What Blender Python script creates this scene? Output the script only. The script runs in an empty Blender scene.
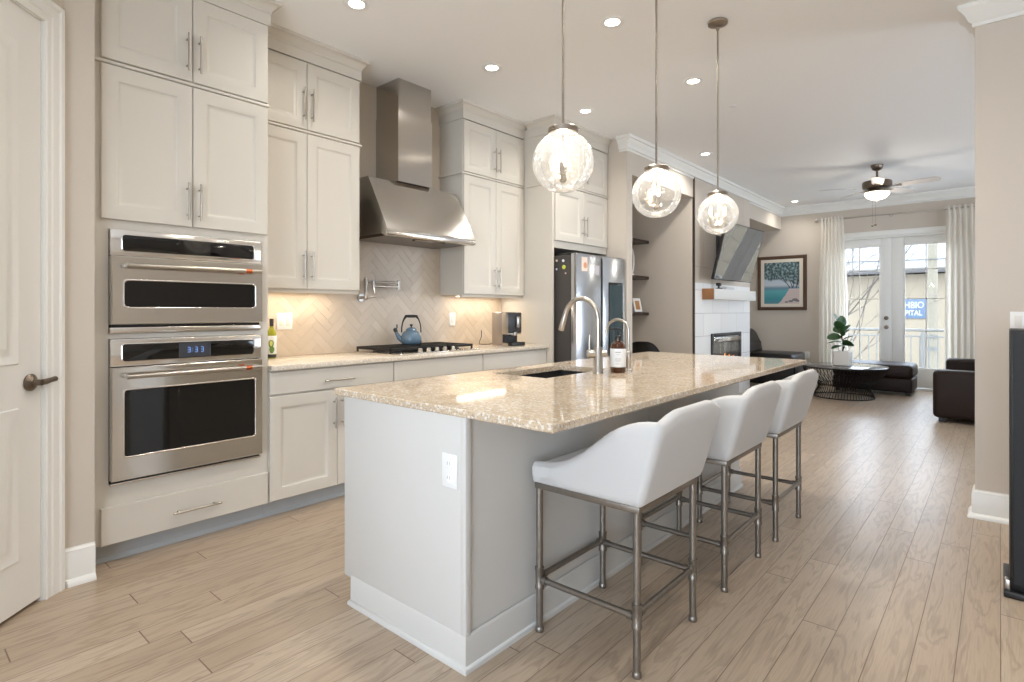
import bpy, bmesh, math, random
from mathutils import Vector, Matrix
random.seed(7)
PI = math.pi
SC = bpy.context.scene
COL = SC.collection
def R(d): return math.radians(d)
def lin(c):
    return tuple(((v/255)/12.92 if v/255 <= 0.04045 else ((v/255+0.055)/1.055)**2.4) for v in c)

# ------------------------------------------------------------------ camera, world, exposure
cam_d = bpy.data.cameras.new('camera'); cam = bpy.data.objects.new('camera', cam_d); COL.objects.link(cam)
cam.location = (0, 0, 1.257); cam.rotation_euler = (R(90), 0, R(40.95))
cam_d.sensor_width = 36; cam_d.lens = 562.3/1024*36; cam_d.shift_y = -(341-310.5)/1024
cam_d.clip_start = .05; cam_d.clip_end = 200
SC.camera = cam
W = bpy.data.worlds.new('overcast_sky'); SC.world = W; W.use_nodes = True
bg = W.node_tree.nodes['Background']; bg.inputs[0].default_value = (*lin((216, 233, 255)), 1); bg.inputs[1].default_value = 10.0
SC.view_settings.view_transform = 'Standard'; SC.view_settings.look = 'None'
SC.view_settings.gamma = 1; SC.view_settings.use_curve_mapping = False
SC.view_settings.exposure = 0.43
SC.cycles.max_bounces = 10; SC.cycles.diffuse_bounces = 5; SC.cycles.glossy_bounces = 5
SC.cycles.transparent_max_bounces = 16; SC.cycles.sample_clamp_indirect = 4.0
SC.cycles.caustics_reflective = False; SC.cycles.caustics_refractive = False
SC.cycles.use_denoising = True
CEIL = 3.105

def lamp(name, kind, loc, energy, col=(255, 255, 255), rot=(0, 0, 0), size=None, size_y=None, spread=None, parent=None, portal=False, radius=None):
    d = bpy.data.lights.new(name, kind); o = bpy.data.objects.new(name, d); COL.objects.link(o)
    d.energy = energy; d.color = lin(col)
    if kind == 'AREA':
        if size_y: d.shape = 'RECTANGLE'; d.size = size; d.size_y = size_y
        else: d.shape = 'DISK'; d.size = size
        if spread: d.spread = R(spread)
        if portal: d.cycles.is_portal = True
    if radius is not None: d.shadow_soft_size = radius
    o.location = loc; o.rotation_euler = rot
    if parent: o.parent = parent
    return o
# sky portals in the openings of the french doors and of the window behind the camera
lamp('sky_portal', 'AREA', (-1.33, 11.0, 1.25), 1, rot=(R(-90), 0, 0), size=1.7, size_y=2.4, portal=True)
lamp('sky_portal', 'AREA', (0.45, -2.58, 1.32), 1, rot=(R(90), 0, 0), size=3.3, size_y=2.1, portal=True)
for y_, l_ in ((6.2, 1.4), (9.0, 1.4)):
    lamp('sky_portal', 'AREA', (3.23, y_, 1.5), 1, rot=(0, R(90), 0), size=2.2, size_y=l_, portal=True)

# ------------------------------------------------------------------ mesh builder
class MB:
    def __init__(s): s.bm = bmesh.new(); s.mi = 0
    def face(s, vs):
        try: f = s.bm.faces.new(vs); f.material_index = s.mi; return f
        except ValueError: return None
    def box(s, x0, x1, y0, y1, z0, z1, bev=0, seg=2, M=None):
        x0, x1 = min(x0, x1), max(x0, x1); y0, y1 = min(y0, y1), max(y0, y1); z0, z1 = min(z0, z1), max(z0, z1)
        v = [s.bm.verts.new(p) for p in [(x0,y0,z0),(x1,y0,z0),(x1,y1,z0),(x0,y1,z0),(x0,y0,z1),(x1,y0,z1),(x1,y1,z1),(x0,y1,z1)]]
        fs = [s.face([v[i] for i in q]) for q in [(0,3,2,1),(4,5,6,7),(0,1,5,4),(1,2,6,5),(2,3,7,6),(3,0,4,7)]]
        if bev:
            es = list({e for f in fs for e in f.edges})
            r = bmesh.ops.bevel(s.bm, geom=es, offset=bev, segments=seg, affect='EDGES', profile=.5, clamp_overlap=True)
            v = list({w for f in r['faces'] for w in f.verts} | {w for w in v if w.is_valid})
        if M is not None: bmesh.ops.transform(s.bm, matrix=M, verts=[w for w in v if w.is_valid])
        return s
    def cyl(s, p0, p1, r0, r1=None, n=16, cap=True):
        return s.tube([p0, p1], [r0, r0 if r1 is None else r1], n, cap)
    def tube(s, pts, r, n=10, cap=True, closed=False):
        pts = [Vector(p) for p in pts]; m = len(pts)
        if not hasattr(r, '__len__'): r = [r]*m
        rings = []; prev = None
        for i, p in enumerate(pts):
            if closed: t = pts[(i+1) % m]-pts[i-1]
            else: t = pts[min(i+1, m-1)]-pts[max(i-1, 0)]
            t.normalize()
            if prev is None:
                a = Vector((0, 0, 1)) if abs(t.z) < .9 else Vector((1, 0, 0))
                u = t.cross(a).normalized()
            else: u = (prev-t*prev.dot(t)).normalized()
            prev = u; w = t.cross(u)
            rings.append([s.bm.verts.new(p+(u*math.cos(2*PI*k/n)+w*math.sin(2*PI*k/n))*r[i]) for k in range(n)])
        for i in range(m if closed else m-1):
            A, B = rings[i], rings[(i+1) % m]
            for k in range(n): s.face([A[k], A[(k+1) % n], B[(k+1) % n], B[k]])
        if cap and not closed: s.face(rings[0][::-1]); s.face(rings[-1])
        return s
    def lathe(s, prof, c=(0, 0, 0), n=32, M=None):
        rings = []; new = []
        for r, z in prof:
            if r < 1e-6: vs = [s.bm.verts.new((0, 0, z))]
            else: vs = [s.bm.verts.new((r*math.cos(2*PI*k/n), r*math.sin(2*PI*k/n), z)) for k in range(n)]
            rings.append(vs); new += vs
        for A, B in zip(rings, rings[1:]):
            for k in range(n):
                k2 = (k+1) % n
                if len(A) == 1 and len(B) == 1: continue
                if len(A) == 1: s.face([A[0], B[k2], B[k]])
                elif len(B) == 1: s.face([A[k], A[k2], B[0]])
                else: s.face([A[k], A[k2], B[k2], B[k]])
        T = Matrix.Translation(c) @ (M.to_4x4() if M else Matrix())
        bmesh.ops.transform(s.bm, matrix=T, verts=new)
        return s
    def loops(s, O, U, V, N, w, h, spec, rad=0, seg=5, back=True):
        # nested rectangles (optionally round cornered): spec = [(inset, height along N[, radius])]
        O, U, V, N = Vector(O), Vector(U), Vector(V), Vector(N); rings = []
        for q in spec:
            ins, ht = q[0], q[1]; r = q[2] if len(q) > 2 else rad
            a0, a1, b0, b1 = ins, w-ins, ins, h-ins; pts = []
            if rad or len(q) > 2:
                for cx_, cy_, a in ((a1-r, b0+r, -90), (a1-r, b1-r, 0), (a0+r, b1-r, 90), (a0+r, b0+r, 180)):
                    for k in range(seg+1):
                        t = R(a+90*k/seg); pts.append((cx_+r*math.cos(t), cy_+r*math.sin(t)))
            else: pts = [(a0, b0), (a1, b0), (a1, b1), (a0, b1)]
            rings.append([s.bm.verts.new(O+U*a+V*b+N*ht) for a, b in pts])
        n = len(rings[0])
        for A, B in zip(rings, rings[1:]):
            for k in range(n): s.face([A[k], A[(k+1) % n], B[(k+1) % n], B[k]])
        s.face(rings[-1])
        if back: s.face(rings[0][::-1])
        return s
    def prism(s, pts, off):
        off = Vector(off); A = [s.bm.verts.new(Vector(p)) for p in pts]; B = [s.bm.verts.new(Vector(p)+off) for p in pts]
        n = len(pts); s.face(A[::-1]); s.face(B)
        for k in range(n): s.face([A[k], A[(k+1) % n], B[(k+1) % n], B[k]])
        return s
    def sweep(s, path, prof, side=1):
        # path: [(x,y)], prof: [(out,z)] closed polygon; offset to the left (side=1) or right (side=-1) of travel, mitred
        P = [Vector(p) for p in path]; m = len(P); rings = []
        for i in range(m):
            ds = []
            if i > 0: ds.append((P[i]-P[i-1]).normalized())
            if i < m-1: ds.append((P[i+1]-P[i]).normalized())
            ns = [Vector((-d.y, d.x))*side for d in ds]
            nn = sum(ns, Vector((0, 0))).normalized(); k = 1/max(.25, nn.dot(ns[0]))
            rings.append([s.bm.verts.new((P[i].x+nn.x*o*k, P[i].y+nn.y*o*k, z)) for o, z in prof])
        n = len(prof)
        for A, B in zip(rings, rings[1:]):
            for k in range(n): s.face([A[k], A[(k+1) % n], B[(k+1) % n], B[k]])
        s.face(rings[0][::-1]); s.face(rings[-1])
        return s
    def grid(s, rows, closed_u=False, closed_v=False):
        V = [[s.bm.verts.new(p) for p in r] for r in rows]; a, b = len(V), len(V[0])
        for i in range(a if closed_u else a-1):
            for j in range(b if closed_v else b-1):
                s.face([V[i][j], V[(i+1) % a][j], V[(i+1) % a][(j+1) % b], V[i][(j+1) % b]])
        return V
    def ball(s, c, r, sx=1, sy=1, sz=1, n=20, m=12):
        pr = [(r*math.sin(PI*i/m), -r*math.cos(PI*i/m)) for i in range(m+1)]
        pr[0] = (0, -r); pr[-1] = (0, r)
        return s.lathe(pr, c, n, Matrix.Diagonal((sx, sy, sz)))

def wloc(o):
    v = Vector((0, 0, 0))
    while o is not None: v += o.location; o = o.parent
    return v
def obj(name, mb, mats, parent=None, smooth=38, origin=None, fixn=True):
    bm = mb.bm
    bmesh.ops.remove_doubles(bm, verts=bm.verts, dist=1e-6)
    if fixn: bmesh.ops.recalc_face_normals(bm, faces=bm.faces)
    if parent is not None: off = wloc(parent)
    elif origin is not None: off = Vector(origin)
    else:
        xs = [v.co for v in bm.verts]
        off = Vector(((min(c.x for c in xs)+max(c.x for c in xs))/2, (min(c.y for c in xs)+max(c.y for c in xs))/2, min(c.z for c in xs)))
    bmesh.ops.translate(bm, verts=bm.verts, vec=-off)
    me = bpy.data.meshes.new(name); bm.to_mesh(me); bm.free()
    for f in me.polygons: f.use_smooth = True
    me.set_sharp_from_angle(angle=R(smooth))
    for m in (mats if isinstance(mats, (list, tuple)) else [mats]): me.materials.append(m)
    o = bpy.data.objects.new(name, me); COL.objects.link(o)
    if parent is not None: o.parent = parent
    else: o.location = off
    return o
def tag(o, label, cat, group=None, kind=None):
    o['label'] = label; o['category'] = cat
    if group: o['group'] = group
    if kind: o['kind'] = kind
    return o
def thing(name, label, cat, loc, group=None):
    o = bpy.data.objects.new(name, None); COL.objects.link(o); o.location = loc; o.empty_display_size = .1
    return tag(o, label, cat, group)
def struct(name, mb, m, parent=None, label=None, cat=None, smooth=38, origin=None):
    o = obj(name, mb, m, parent, smooth, origin)
    if parent is None:
        o['kind'] = 'structure'
        if label: o['label'] = label
        if cat: o['category'] = cat
    return o
def copy_tree(o, parent=None):
    c = o.copy(); COL.objects.link(c); c.parent = parent
    for ch in list(o.children): copy_tree(ch, c)
    return c

# ------------------------------------------------------------------ materials
def newmat(name):
    m = bpy.data.materials.new(name); m.use_nodes = True; nt = m.node_tree
    return m, nt, nt.nodes['Principled BSDF']
def N(nt, t, **kw):
    n = nt.nodes.new(t)
    for k, v in kw.items():
        if k == 'inp':
            for a, b in v.items(): n.inputs[a].default_value = b
        else: setattr(n, k, v)
    return n
def mat(name, col, rough=.5, metal=0, spec=.5, coat=0, emit=None, es=0, bump=None, var=0, trans=0, sheen=0):
    m, nt, b = newmat(name)
    c = lin(col); b.inputs['Base Color'].default_value = (*c, 1)
    b.inputs['Roughness'].default_value = rough; b.inputs['Metallic'].default_value = metal
    b.inputs['Specular IOR Level'].default_value = spec; b.inputs['Coat Weight'].default_value = coat
    b.inputs['Coat Roughness'].default_value = .05
    if sheen: b.inputs['Sheen Weight'].default_value = sheen
    if emit: b.inputs['Emission Color'].default_value = (*lin(emit), 1); b.inputs['Emission Strength'].default_value = es
    if trans: b.inputs['Transmission Weight'].default_value = trans
    if bump or var:
        tc = N(nt, 'ShaderNodeTexCoord'); no = N(nt, 'ShaderNodeTexNoise', inp={'Scale': bump[0] if bump else 4., 'Detail': 4.})
        nt.links.new(tc.outputs['Object'], no.inputs['Vector'])
        if bump:
            bp = N(nt, 'ShaderNodeBump', inp={'Strength': bump[1], 'Distance': .002})
            nt.links.new(no.outputs['Fac'], bp.inputs['Height']); nt.links.new(bp.outputs[0], b.inputs['Normal'])
        if var:
            mr = N(nt, 'ShaderNodeMix', data_type='RGBA')
            mr.inputs[6].default_value = (*[v*(1-var) for v in c], 1); mr.inputs[7].default_value = (*[min(1, v*(1+var)) for v in c], 1)
            nt.links.new(no.outputs['Fac'], mr.inputs[0]); nt.links.new(mr.outputs[2], b.inputs['Base Color'])
    return m
def brushed(name, col, rough=.26, scale=(2, 2, 220), streak=.12, aniso=.0, arot=0):
    m, nt, b = newmat(name); b.inputs['Metallic'].default_value = 1
    b.inputs['Base Color'].default_value = (*lin(col), 1)
    if aniso:
        tg = N(nt, 'ShaderNodeTangent', direction_type='RADIAL', axis='Z'); nt.links.new(tg.outputs[0], b.inputs['Tangent'])
        b.inputs['Anisotropic'].default_value = aniso; b.inputs['Anisotropic Rotation'].default_value = arot
    tc = N(nt, 'ShaderNodeTexCoord'); mp = N(nt, 'ShaderNodeMapping'); mp.inputs['Scale'].default_value = scale
    no = N(nt, 'ShaderNodeTexNoise', inp={'Scale': 1.5, 'Detail': 3.})
    nt.links.new(tc.outputs['Object'], mp.inputs[0]); nt.links.new(mp.outputs[0], no.inputs['Vector'])
    mr = N(nt, 'ShaderNodeMapRange', inp={'To Min': rough-.05, 'To Max': rough+streak})
    nt.links.new(no.outputs['Fac'], mr.inputs[0]); nt.links.new(mr.outputs[0], b.inputs['Roughness'])
    bp = N(nt, 'ShaderNodeBump', inp={'Strength': .012, 'Distance': .001})
    nt.links.new(no.outputs['Fac'], bp.inputs['Height']); nt.links.new(bp.outputs[0], b.inputs['Normal'])
    return m
def glassmat(name, tint=(250, 252, 252), refl=.08, rough=0.02, seeds=0, dens=.0):
    # thin clear glass: see-through with fresnel reflections, optional seed bubbles
    m, nt, b = newmat(name); nt.nodes.remove(b); out = nt.nodes['Material Output']
    tr = N(nt, 'ShaderNodeBsdfTransparent'); tr.inputs[0].default_value = (*lin(tint), 1)
    gl = N(nt, 'ShaderNodeBsdfGlossy', inp={'Roughness': rough})
    fr = N(nt, 'ShaderNodeLayerWeight', inp={'Blend': .25})
    mp = N(nt, 'ShaderNodeMapRange', inp={'To Min': refl*.5, 'To Max': min(1, refl*7)})
    mx = N(nt, 'ShaderNodeMixShader')
    nt.links.new(fr.outputs['Fresnel'], mp.inputs[0]); nt.links.new(mp.outputs[0], mx.inputs[0])
    nt.links.new(tr.outputs[0], mx.inputs[1]); nt.links.new(gl.outputs[0], mx.inputs[2]); last = mx
    if seeds:
        tc = N(nt, 'ShaderNodeTexCoord'); vo = N(nt, 'ShaderNodeTexVoronoi', inp={'Scale': seeds, 'Randomness': 1.})
        nt.links.new(tc.outputs['Object'], vo.inputs['Vector'])
        mr = N(nt, 'ShaderNodeMapRange', inp={'From Min': .16, 'From Max': .24, 'To Min': .6, 'To Max': dens})
        nt.links.new(vo.outputs['Distance'], mr.inputs[0])
        tl = N(nt, 'ShaderNodeBsdfTranslucent'); df = N(nt, 'ShaderNodeBsdfDiffuse'); ad = N(nt, 'ShaderNodeMixShader', inp={0: .5})
        nt.links.new(tl.outputs[0], ad.inputs[1]); nt.links.new(df.outputs[0], ad.inputs[2])
        m2 = N(nt, 'ShaderNodeMixShader'); nt.links.new(mr.outputs[0], m2.inputs[0])
        nt.links.new(mx.outputs[0], m2.inputs[1]); nt.links.new(ad.outputs[0], m2.inputs[2]); last = m2
        bp = N(nt, 'ShaderNodeBump', inp={'Strength': .25, 'Distance': .004})
        nt.links.new(vo.outputs['Distance'], bp.inputs['Height']); nt.links.new(bp.outputs[0], gl.inputs['Normal'])
    nt.links.new(last.outputs[0], out.inputs[0])
    return m
def emis(name, col, st):
    m, nt, b = newmat(name); nt.nodes.remove(b); e = N(nt, 'ShaderNodeEmission', inp={0: (*lin(col), 1), 1: st})
    nt.links.new(e.outputs[0], nt.nodes['Material Output'].inputs[0]); return m

def wood_floor():
    m, nt, b = newmat('oak_plank_floor'); L = nt.links.new
    ge = N(nt, 'ShaderNodeNewGeometry'); sp = N(nt, 'ShaderNodeSeparateXYZ'); L(ge.outputs['Position'], sp.inputs[0])
    ax = N(nt, 'ShaderNodeMath', operation='ADD', inp={1: 10.204}); L(sp.outputs[0], ax.inputs[0])
    ay = N(nt, 'ShaderNodeMath', operation='ADD', inp={1: 20.}); L(sp.outputs[1], ay.inputs[0])
    # row index -> random length offset
    dv = N(nt, 'ShaderNodeMath', operation='DIVIDE', inp={1: .1215}); L(ax.outputs[0], dv.inputs[0])
    fl = N(nt, 'ShaderNodeMath', operation='FLOOR'); L(dv.outputs[0], fl.inputs[0])
    fr = N(nt, 'ShaderNodeMath', operation='FRACT'); L(dv.outputs[0], fr.inputs[0])
    wn = N(nt, 'ShaderNodeTexWhiteNoise', noise_dimensions='1D'); L(fl.outputs[0], wn.inputs['W'])
    of = N(nt, 'ShaderNodeMath', operation='MULTIPLY_ADD', inp={1: 1.9}); L(wn.outputs['Value'], of.inputs[0]); L(ay.outputs[0], of.inputs[2])
    dl = N(nt, 'ShaderNodeMath', operation='DIVIDE', inp={1: 1.9}); L(of.outputs[0], dl.inputs[0])
    f2 = N(nt, 'ShaderNodeMath', operation='FLOOR'); L(dl.outputs[0], f2.inputs[0])
    g2 = N(nt, 'ShaderNodeMath', operation='FRACT'); L(dl.outputs[0], g2.inputs[0])
    cb = N(nt, 'ShaderNodeCombineXYZ'); L(fl.outputs[0], cb.inputs[0]); L(f2.outputs[0], cb.inputs[1])
    w2 = N(nt, 'ShaderNodeTexWhiteNoise', noise_dimensions='2D'); L(cb.outputs[0], w2.inputs['Vector'])
    # seams
    def seam(src, wdt):
        a = N(nt, 'ShaderNodeMath', operation='SUBTRACT', inp={0: 1.}); L(src, a.inputs[1])
        mn = N(nt, 'ShaderNodeMath', operation='MINIMUM'); L(src, mn.inputs[0]); L(a.outputs[0], mn.inputs[1])
        lt = N(nt, 'ShaderNodeMapRange', inp={'From Min': wdt*.4, 'From Max': wdt, 'To Min': 1., 'To Max': 0.}); L(mn.outputs[0], lt.inputs[0])
        return lt.outputs[0]
    s1 = seam(fr.outputs[0], .015); s2 = seam(g2.outputs[0], .0016)
    sm = N(nt, 'ShaderNodeMath', operation='MAXIMUM'); L(s1, sm.inputs[0]); L(s2, sm.inputs[1])
    # grain coordinates shifted per plank
    sh = N(nt, 'ShaderNodeVectorMath', operation='SCALE', inp={'Scale': 37.}); L(w2.outputs['Color'], sh.inputs[0])
    va = N(nt, 'ShaderNodeVectorMath', operation='ADD'); L(ge.outputs['Position'], va.inputs[0]); L(sh.outputs[0], va.inputs[1])
    mp = N(nt, 'ShaderNodeMapping'); mp.inputs['Scale'].default_value = (9., 1.1, 1.); L(va.outputs[0], mp.inputs[0])
    n1 = N(nt, 'ShaderNodeTexNoise', inp={'Scale': 1.6, 'Detail': 3., 'Distortion': .6}); L(mp.outputs[0], n1.inputs['Vector'])
    wv = N(nt, 'ShaderNodeMath', operation='MULTIPLY', inp={1: 34.}); L(n1.outputs['Fac'], wv.inputs[0])
    sn = N(nt, 'ShaderNodeMath', operation='SINE'); L(wv.outputs[0], sn.inputs[0])
    m3 = N(nt, 'ShaderNodeMapping'); m3.inputs['Scale'].default_value = (90., 4., 1.); L(va.outputs[0], m3.inputs[0])
    n2 = N(nt, 'ShaderNodeTexNoise', inp={'Scale': 2.2, 'Detail': 5.}); L(m3.outputs[0], n2.inputs['Vector'])
    # colour
    cr = N(nt, 'ShaderNodeValToRGB'); cr.color_ramp.elements[0].color = (*lin(FLOOR_A), 1); cr.color_ramp.elements[1].color = (*lin(FLOOR_B), 1)
    L(w2.outputs['Value'], cr.inputs[0])
    gr = N(nt, 'ShaderNodeMapRange', inp={'From Min': .2, 'From Max': 1., 'To Min': 0., 'To Max': .25}); L(sn.outputs[0], gr.inputs[0])
    g3 = N(nt, 'ShaderNodeMapRange', inp={'From Min': .45, 'From Max': .75, 'To Min': 0., 'To Max': .26}); L(n2.outputs['Fac'], g3.inputs[0])
    ga = N(nt, 'ShaderNodeMath', operation='ADD'); L(gr.outputs[0], ga.inputs[0]); L(g3.outputs[0], ga.inputs[1])
    x1 = N(nt, 'ShaderNodeMix', data_type='RGBA'); x1.inputs[7].default_value = (*lin(FLOOR_G), 1)
    L(ga.outputs[0], x1.inputs[0]); L(cr.outputs[0], x1.inputs[6])
    x2 = N(nt, 'ShaderNodeMix', data_type='RGBA'); x2.inputs[7].default_value = (*lin((110, 88, 70)), 1)
    L(sm.outputs[0], x2.inputs[0]); L(x1.outputs[2], x2.inputs[6]); L(x2.outputs[2], b.inputs['Base Color'])
    b.inputs['Roughness'].default_value = .3; b.inputs['Specular IOR Level'].default_value = .55
    hs = N(nt, 'ShaderNodeMath', operation='MULTIPLY_ADD', inp={1: -1., 2: 1.}); L(sm.outputs[0], hs.inputs[0])
    h2 = N(nt, 'ShaderNodeMath', operation='MULTIPLY_ADD', inp={1: -.12}); L(ga.outputs[0], h2.inputs[0]); L(hs.outputs[0], h2.inputs[2])
    bp = N(nt, 'ShaderNodeBump', inp={'Strength': .35, 'Distance': .0015}); L(h2.outputs[0], bp.inputs['Height']); L(bp.outputs[0], b.inputs['Normal'])
    return m
FLOOR_A, FLOOR_B, FLOOR_G = (190, 171, 149), (176, 156, 134), (116, 95, 76)

def granite(name, base, speck1, speck2, vein, rough=.09):
    m, nt, b = newmat(name); L = nt.links.new
    tc = N(nt, 'ShaderNodeTexCoord')
    n1 = N(nt, 'ShaderNodeTexNoise', inp={'Scale': 9., 'Detail': 6., 'Roughness': .65}); L(tc.outputs['Object'], n1.inputs['Vector'])
    v1 = N(nt, 'ShaderNodeTexNoise', inp={'Scale': 150., 'Detail': 2.}); L(tc.outputs['Object'], v1.inputs['Vector'])
    v2 = N(nt, 'ShaderNodeTexVoronoi', inp={'Scale': 115.}); L(tc.outputs['Object'], v2.inputs['Vector'])
    cr = N(nt, 'ShaderNodeValToRGB'); e = cr.color_ramp.elements
    e[0].position = .35; e[0].color = (*lin(base), 1); e[1].position = .7; e[1].color = (*lin(vein), 1); L(n1.outputs['Fac'], cr.inputs[0])
    m1 = N(nt, 'ShaderNodeMapRange', inp={'From Min': .56, 'From Max': .68, 'To Max': .75}); L(v1.outputs['Fac'], m1.inputs[0])
    x1 = N(nt, 'ShaderNodeMix', data_type='RGBA'); x1.inputs[7].default_value = (*lin(speck1), 1); L(m1.outputs[0], x1.inputs[0]); L(cr.outputs[0], x1.inputs[6])
    sp = N(nt, 'ShaderNodeSeparateColor'); L(v2.outputs['Color'], sp.inputs[0])
    m2 = N(nt, 'ShaderNodeMapRange', inp={'From Min': .78, 'From Max': .85, 'To Max': .55}); L(sp.outputs[0], m2.inputs[0])
    x2 = N(nt, 'ShaderNodeMix', data_type='RGBA'); x2.inputs[7].default_value = (*lin(speck2), 1); L(m2.outputs[0], x2.inputs[0]); L(x1.outputs[2], x2.inputs[6])
    L(x2.outputs[2], b.inputs['Base Color']); b.inputs['Roughness'].default_value = rough; b.inputs['Specular IOR Level'].default_value = .6
    return m

M = {}
M['floor'] = wood_floor()
M['ceil'] = mat('ceiling_paint', (243, 243, 242), .8)
M['wall'] = mat('greige_wall_paint', (205, 195, 182), .75)
M['trim'] = mat('white_trim_paint', (232, 231, 226), .4)
M['cab'] = mat('greige_cabinet_paint', (208, 202, 191), .38)
M['isl'] = mat('island_paint', (207, 205, 200), .4)
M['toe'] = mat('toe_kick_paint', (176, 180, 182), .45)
M['door'] = mat('white_door_paint', (230, 228, 223), .4)
M['steel'] = brushed('brushed_stainless', (224, 220, 214), .16, streak=.05, aniso=.5)
M['steelv'] = brushed('brushed_stainless_hood', (190, 186, 180), .17, (2, 2, 220), streak=.05, aniso=.7)
M['steelf'] = brushed('fridge_stainless', (200, 202, 205), .22, (2, 2, 200), streak=.06)
M['nickel'] = mat('brushed_nickel', (186, 180, 172), .28, 1)
M['bronze'] = mat('dark_nickel', (120, 108, 96), .32, 1)
M['copper'] = mat('copper_ring', (196, 106, 70), .3, 1)
M['blackglass'] = mat('black_glass', (14, 13, 13), .06, 0, .6)
M['black'] = mat('black_enamel', (22, 21, 20), .45)
M['iron'] = mat('cast_iron', (30, 28, 27), .55, .3, bump=(160, .3))
M['dark'] = mat('dark_plastic', (38, 37, 37), .4)
M['fridgeside'] = mat('charcoal_fridge_side', (74, 70, 67), .5, .3)
M['tile'] = None
M['granite'] = granite('warm_granite', (214, 195, 168), (140, 130, 120), (238, 236, 231), (192, 170, 142), .06)
M['quartz'] = granite('pale_counter_stone', (222, 210, 192), (186, 174, 158), (236, 230, 220), (206, 192, 172), .15)
M['fabric'] = mat('cream_upholstery', (201, 199, 196), .85, sheen=.25, bump=(420, .25))
M['pipe'] = mat('pewter_pipe', (140, 133, 124), .36, .85, bump=(60, .25), var=.18)
M['leather'] = mat('dark_brown_leather', (36, 23, 18), .5, spec=.3, bump=(90, .25))
M['leatherb'] = mat('black_leather', (16, 14, 14), .36, spec=.35, bump=(90, .2))
M['glass'] = glassmat('window_glass', (253, 252, 250), refl=.03)
M['globe'] = glassmat('seeded_globe_glass', (240, 240, 238), .12, .03, seeds=62, dens=.06)
M['bulbglass'] = glassmat('bulb_glass', (255, 250, 240), .1)
M['bulb'] = emis('lit_filament', (255, 226, 180), 60)
M['down'] = emis('downlight_lens', (255, 244, 226), 14)
M['led'] = emis('led_strip', (255, 226, 190), 9)
M['fanbowl'] = mat('lit_opal_bowl', (250, 244, 232), .3, emit=(255, 236, 206), es=4.5)
M['clock'] = emis('blue_clock_digits', (120, 160, 235), 1.1)
M['pnickel'] = mat('pendant_nickel', (158, 148, 136), .3, 1)
M['white'] = mat('white_plastic', (236, 236, 234), .35)
M['shelfwood'] = mat('dark_walnut_shelf', (52, 38, 32), .45, var=.2)
M['mantelwood'] = mat('mantel_wood', (140, 96, 58), .5, var=.25)
M['framewood'] = mat('brown_picture_frame', (84, 60, 42), .4, var=.15)
M['matboard'] = mat('cream_mat_board', (226, 216, 200), .8)
M['leaf'] = mat('green_leaf', (58, 92, 52), .4, var=.2)
M['soil'] = mat('potting_soil', (50, 38, 30), .9)
M['ceramic'] = mat('white_ceramic', (226, 222, 214), .35)
M['blue'] = mat('blue_enamel', (92, 116, 134), .18, coat=.5, var=.15)
M['amber'] = mat('amber_glass', (64, 30, 8), .08, coat=.4)
M['oil'] = mat('green_oil_glass', (150, 152, 30), .08, coat=.4)
M['label'] = mat('paper_label', (226, 228, 228), .7)
M['blackcloth'] = mat('black_speaker_cloth', (40, 41, 43), .8, bump=(300, .5))
M['wire'] = mat('black_wire', (28, 24, 22), .35, .6)
M['tintglass'] = mat('dark_glass_top', (92, 92, 92), .05, 0, .7)

# ------------------------------------------------------------------ setting
struct('floor', MB().box(-4.2, 3.4, -2.8, 11.05, -.08, 0), M['floor'])
struct('ceiling', MB().box(-4.2, 3.4, -2.8, 11.05, CEIL, CEIL+.1), M['ceil'])
struct('wall_left', MB().box(-4.05, -3.9, -2.75, 11.05, 0, CEIL), M['wall'])
E2 = (.70711, -.70711); A0 = (-3.222, .592)                 # angled pantry wall: start and direction
NRM = Vector((.70711, .70711, 0))                            # its normal, towards the kitchen
def P45(s, out, z): return Vector((A0[0]+E2[0]*s+NRM.x*out, A0[1]+E2[1]*s+NRM.y*out, z))
def slab45(mb, s0, s1, o0, o1, z0, z1, bev=0):
    Mx = Matrix(((E2[0], NRM.x, 0, A0[0]), (E2[1], NRM.y, 0, A0[1]), (0, 0, 1, 0), (0, 0, 0, 1)))
    return mb.box(s0, s1, o0, o1, z0, z1, bev, M=Mx)
DS0, DS1, DTOP = .118, .118+.81, 2.515
w = MB(); slab45(w, 0, DS0, -.12, 0, 0, CEIL); slab45(w, DS1, 1.43, -.12, 0, 0, CEIL); slab45(w, DS0, DS1, -.12, 0, DTOP, CEIL)
struct('wall_pantry', w, M['wall'])
struct('wall_return', MB().prism([(-3.222, .592, 0), (-3.222, .712, 0), (-3.9, .712, 0), (-3.9, .60, 0), (-3.31, .51, 0)], (0, 0, CEIL)), M['wall'])
struct('wall_side', MB().box(-2.36, -2.21, -2.6, -.42, 0, CEIL), M['wall'])
w = MB().box(-3.9, -1.25, -2.75, -2.6, 0, CEIL).box(2.15, 3.4, -2.75, -2.6, 0, CEIL).box(-1.25, 2.15, -2.75, -2.6, 0, .25).box(-1.25, 2.15, -2.75, -2.6, 2.4, CEIL)
struct('wall_back', w, M['wall'])
def pierced_x(x0, x1, y0, y1, holes, z0=.4, z1=2.6):
    mb = MB(); y = y0
    for a, b_ in holes:
        mb.box(x0, x1, y, a, 0, CEIL); mb.box(x0, x1, a, b_, 0, z0); mb.box(x0, x1, a, b_, z1, CEIL); y = b_
    return mb.box(x0, x1, y, y1, 0, CEIL)
FILL_WIN = ((5.5, 6.9), (8.3, 9.7))
struct('wall_right', pierced_x(3.25, 3.4, -2.6, 10.9, FILL_WIN), M['wall'])
struct('wall_end', MB().box(-.115, 3.25, 4.43, 4.58, 0, CEIL), M['wall'])
struct('wall_fridge', MB().box(-3.9, -2.995, 5.31, 5.43, 0, CEIL), M['wall'])
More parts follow.
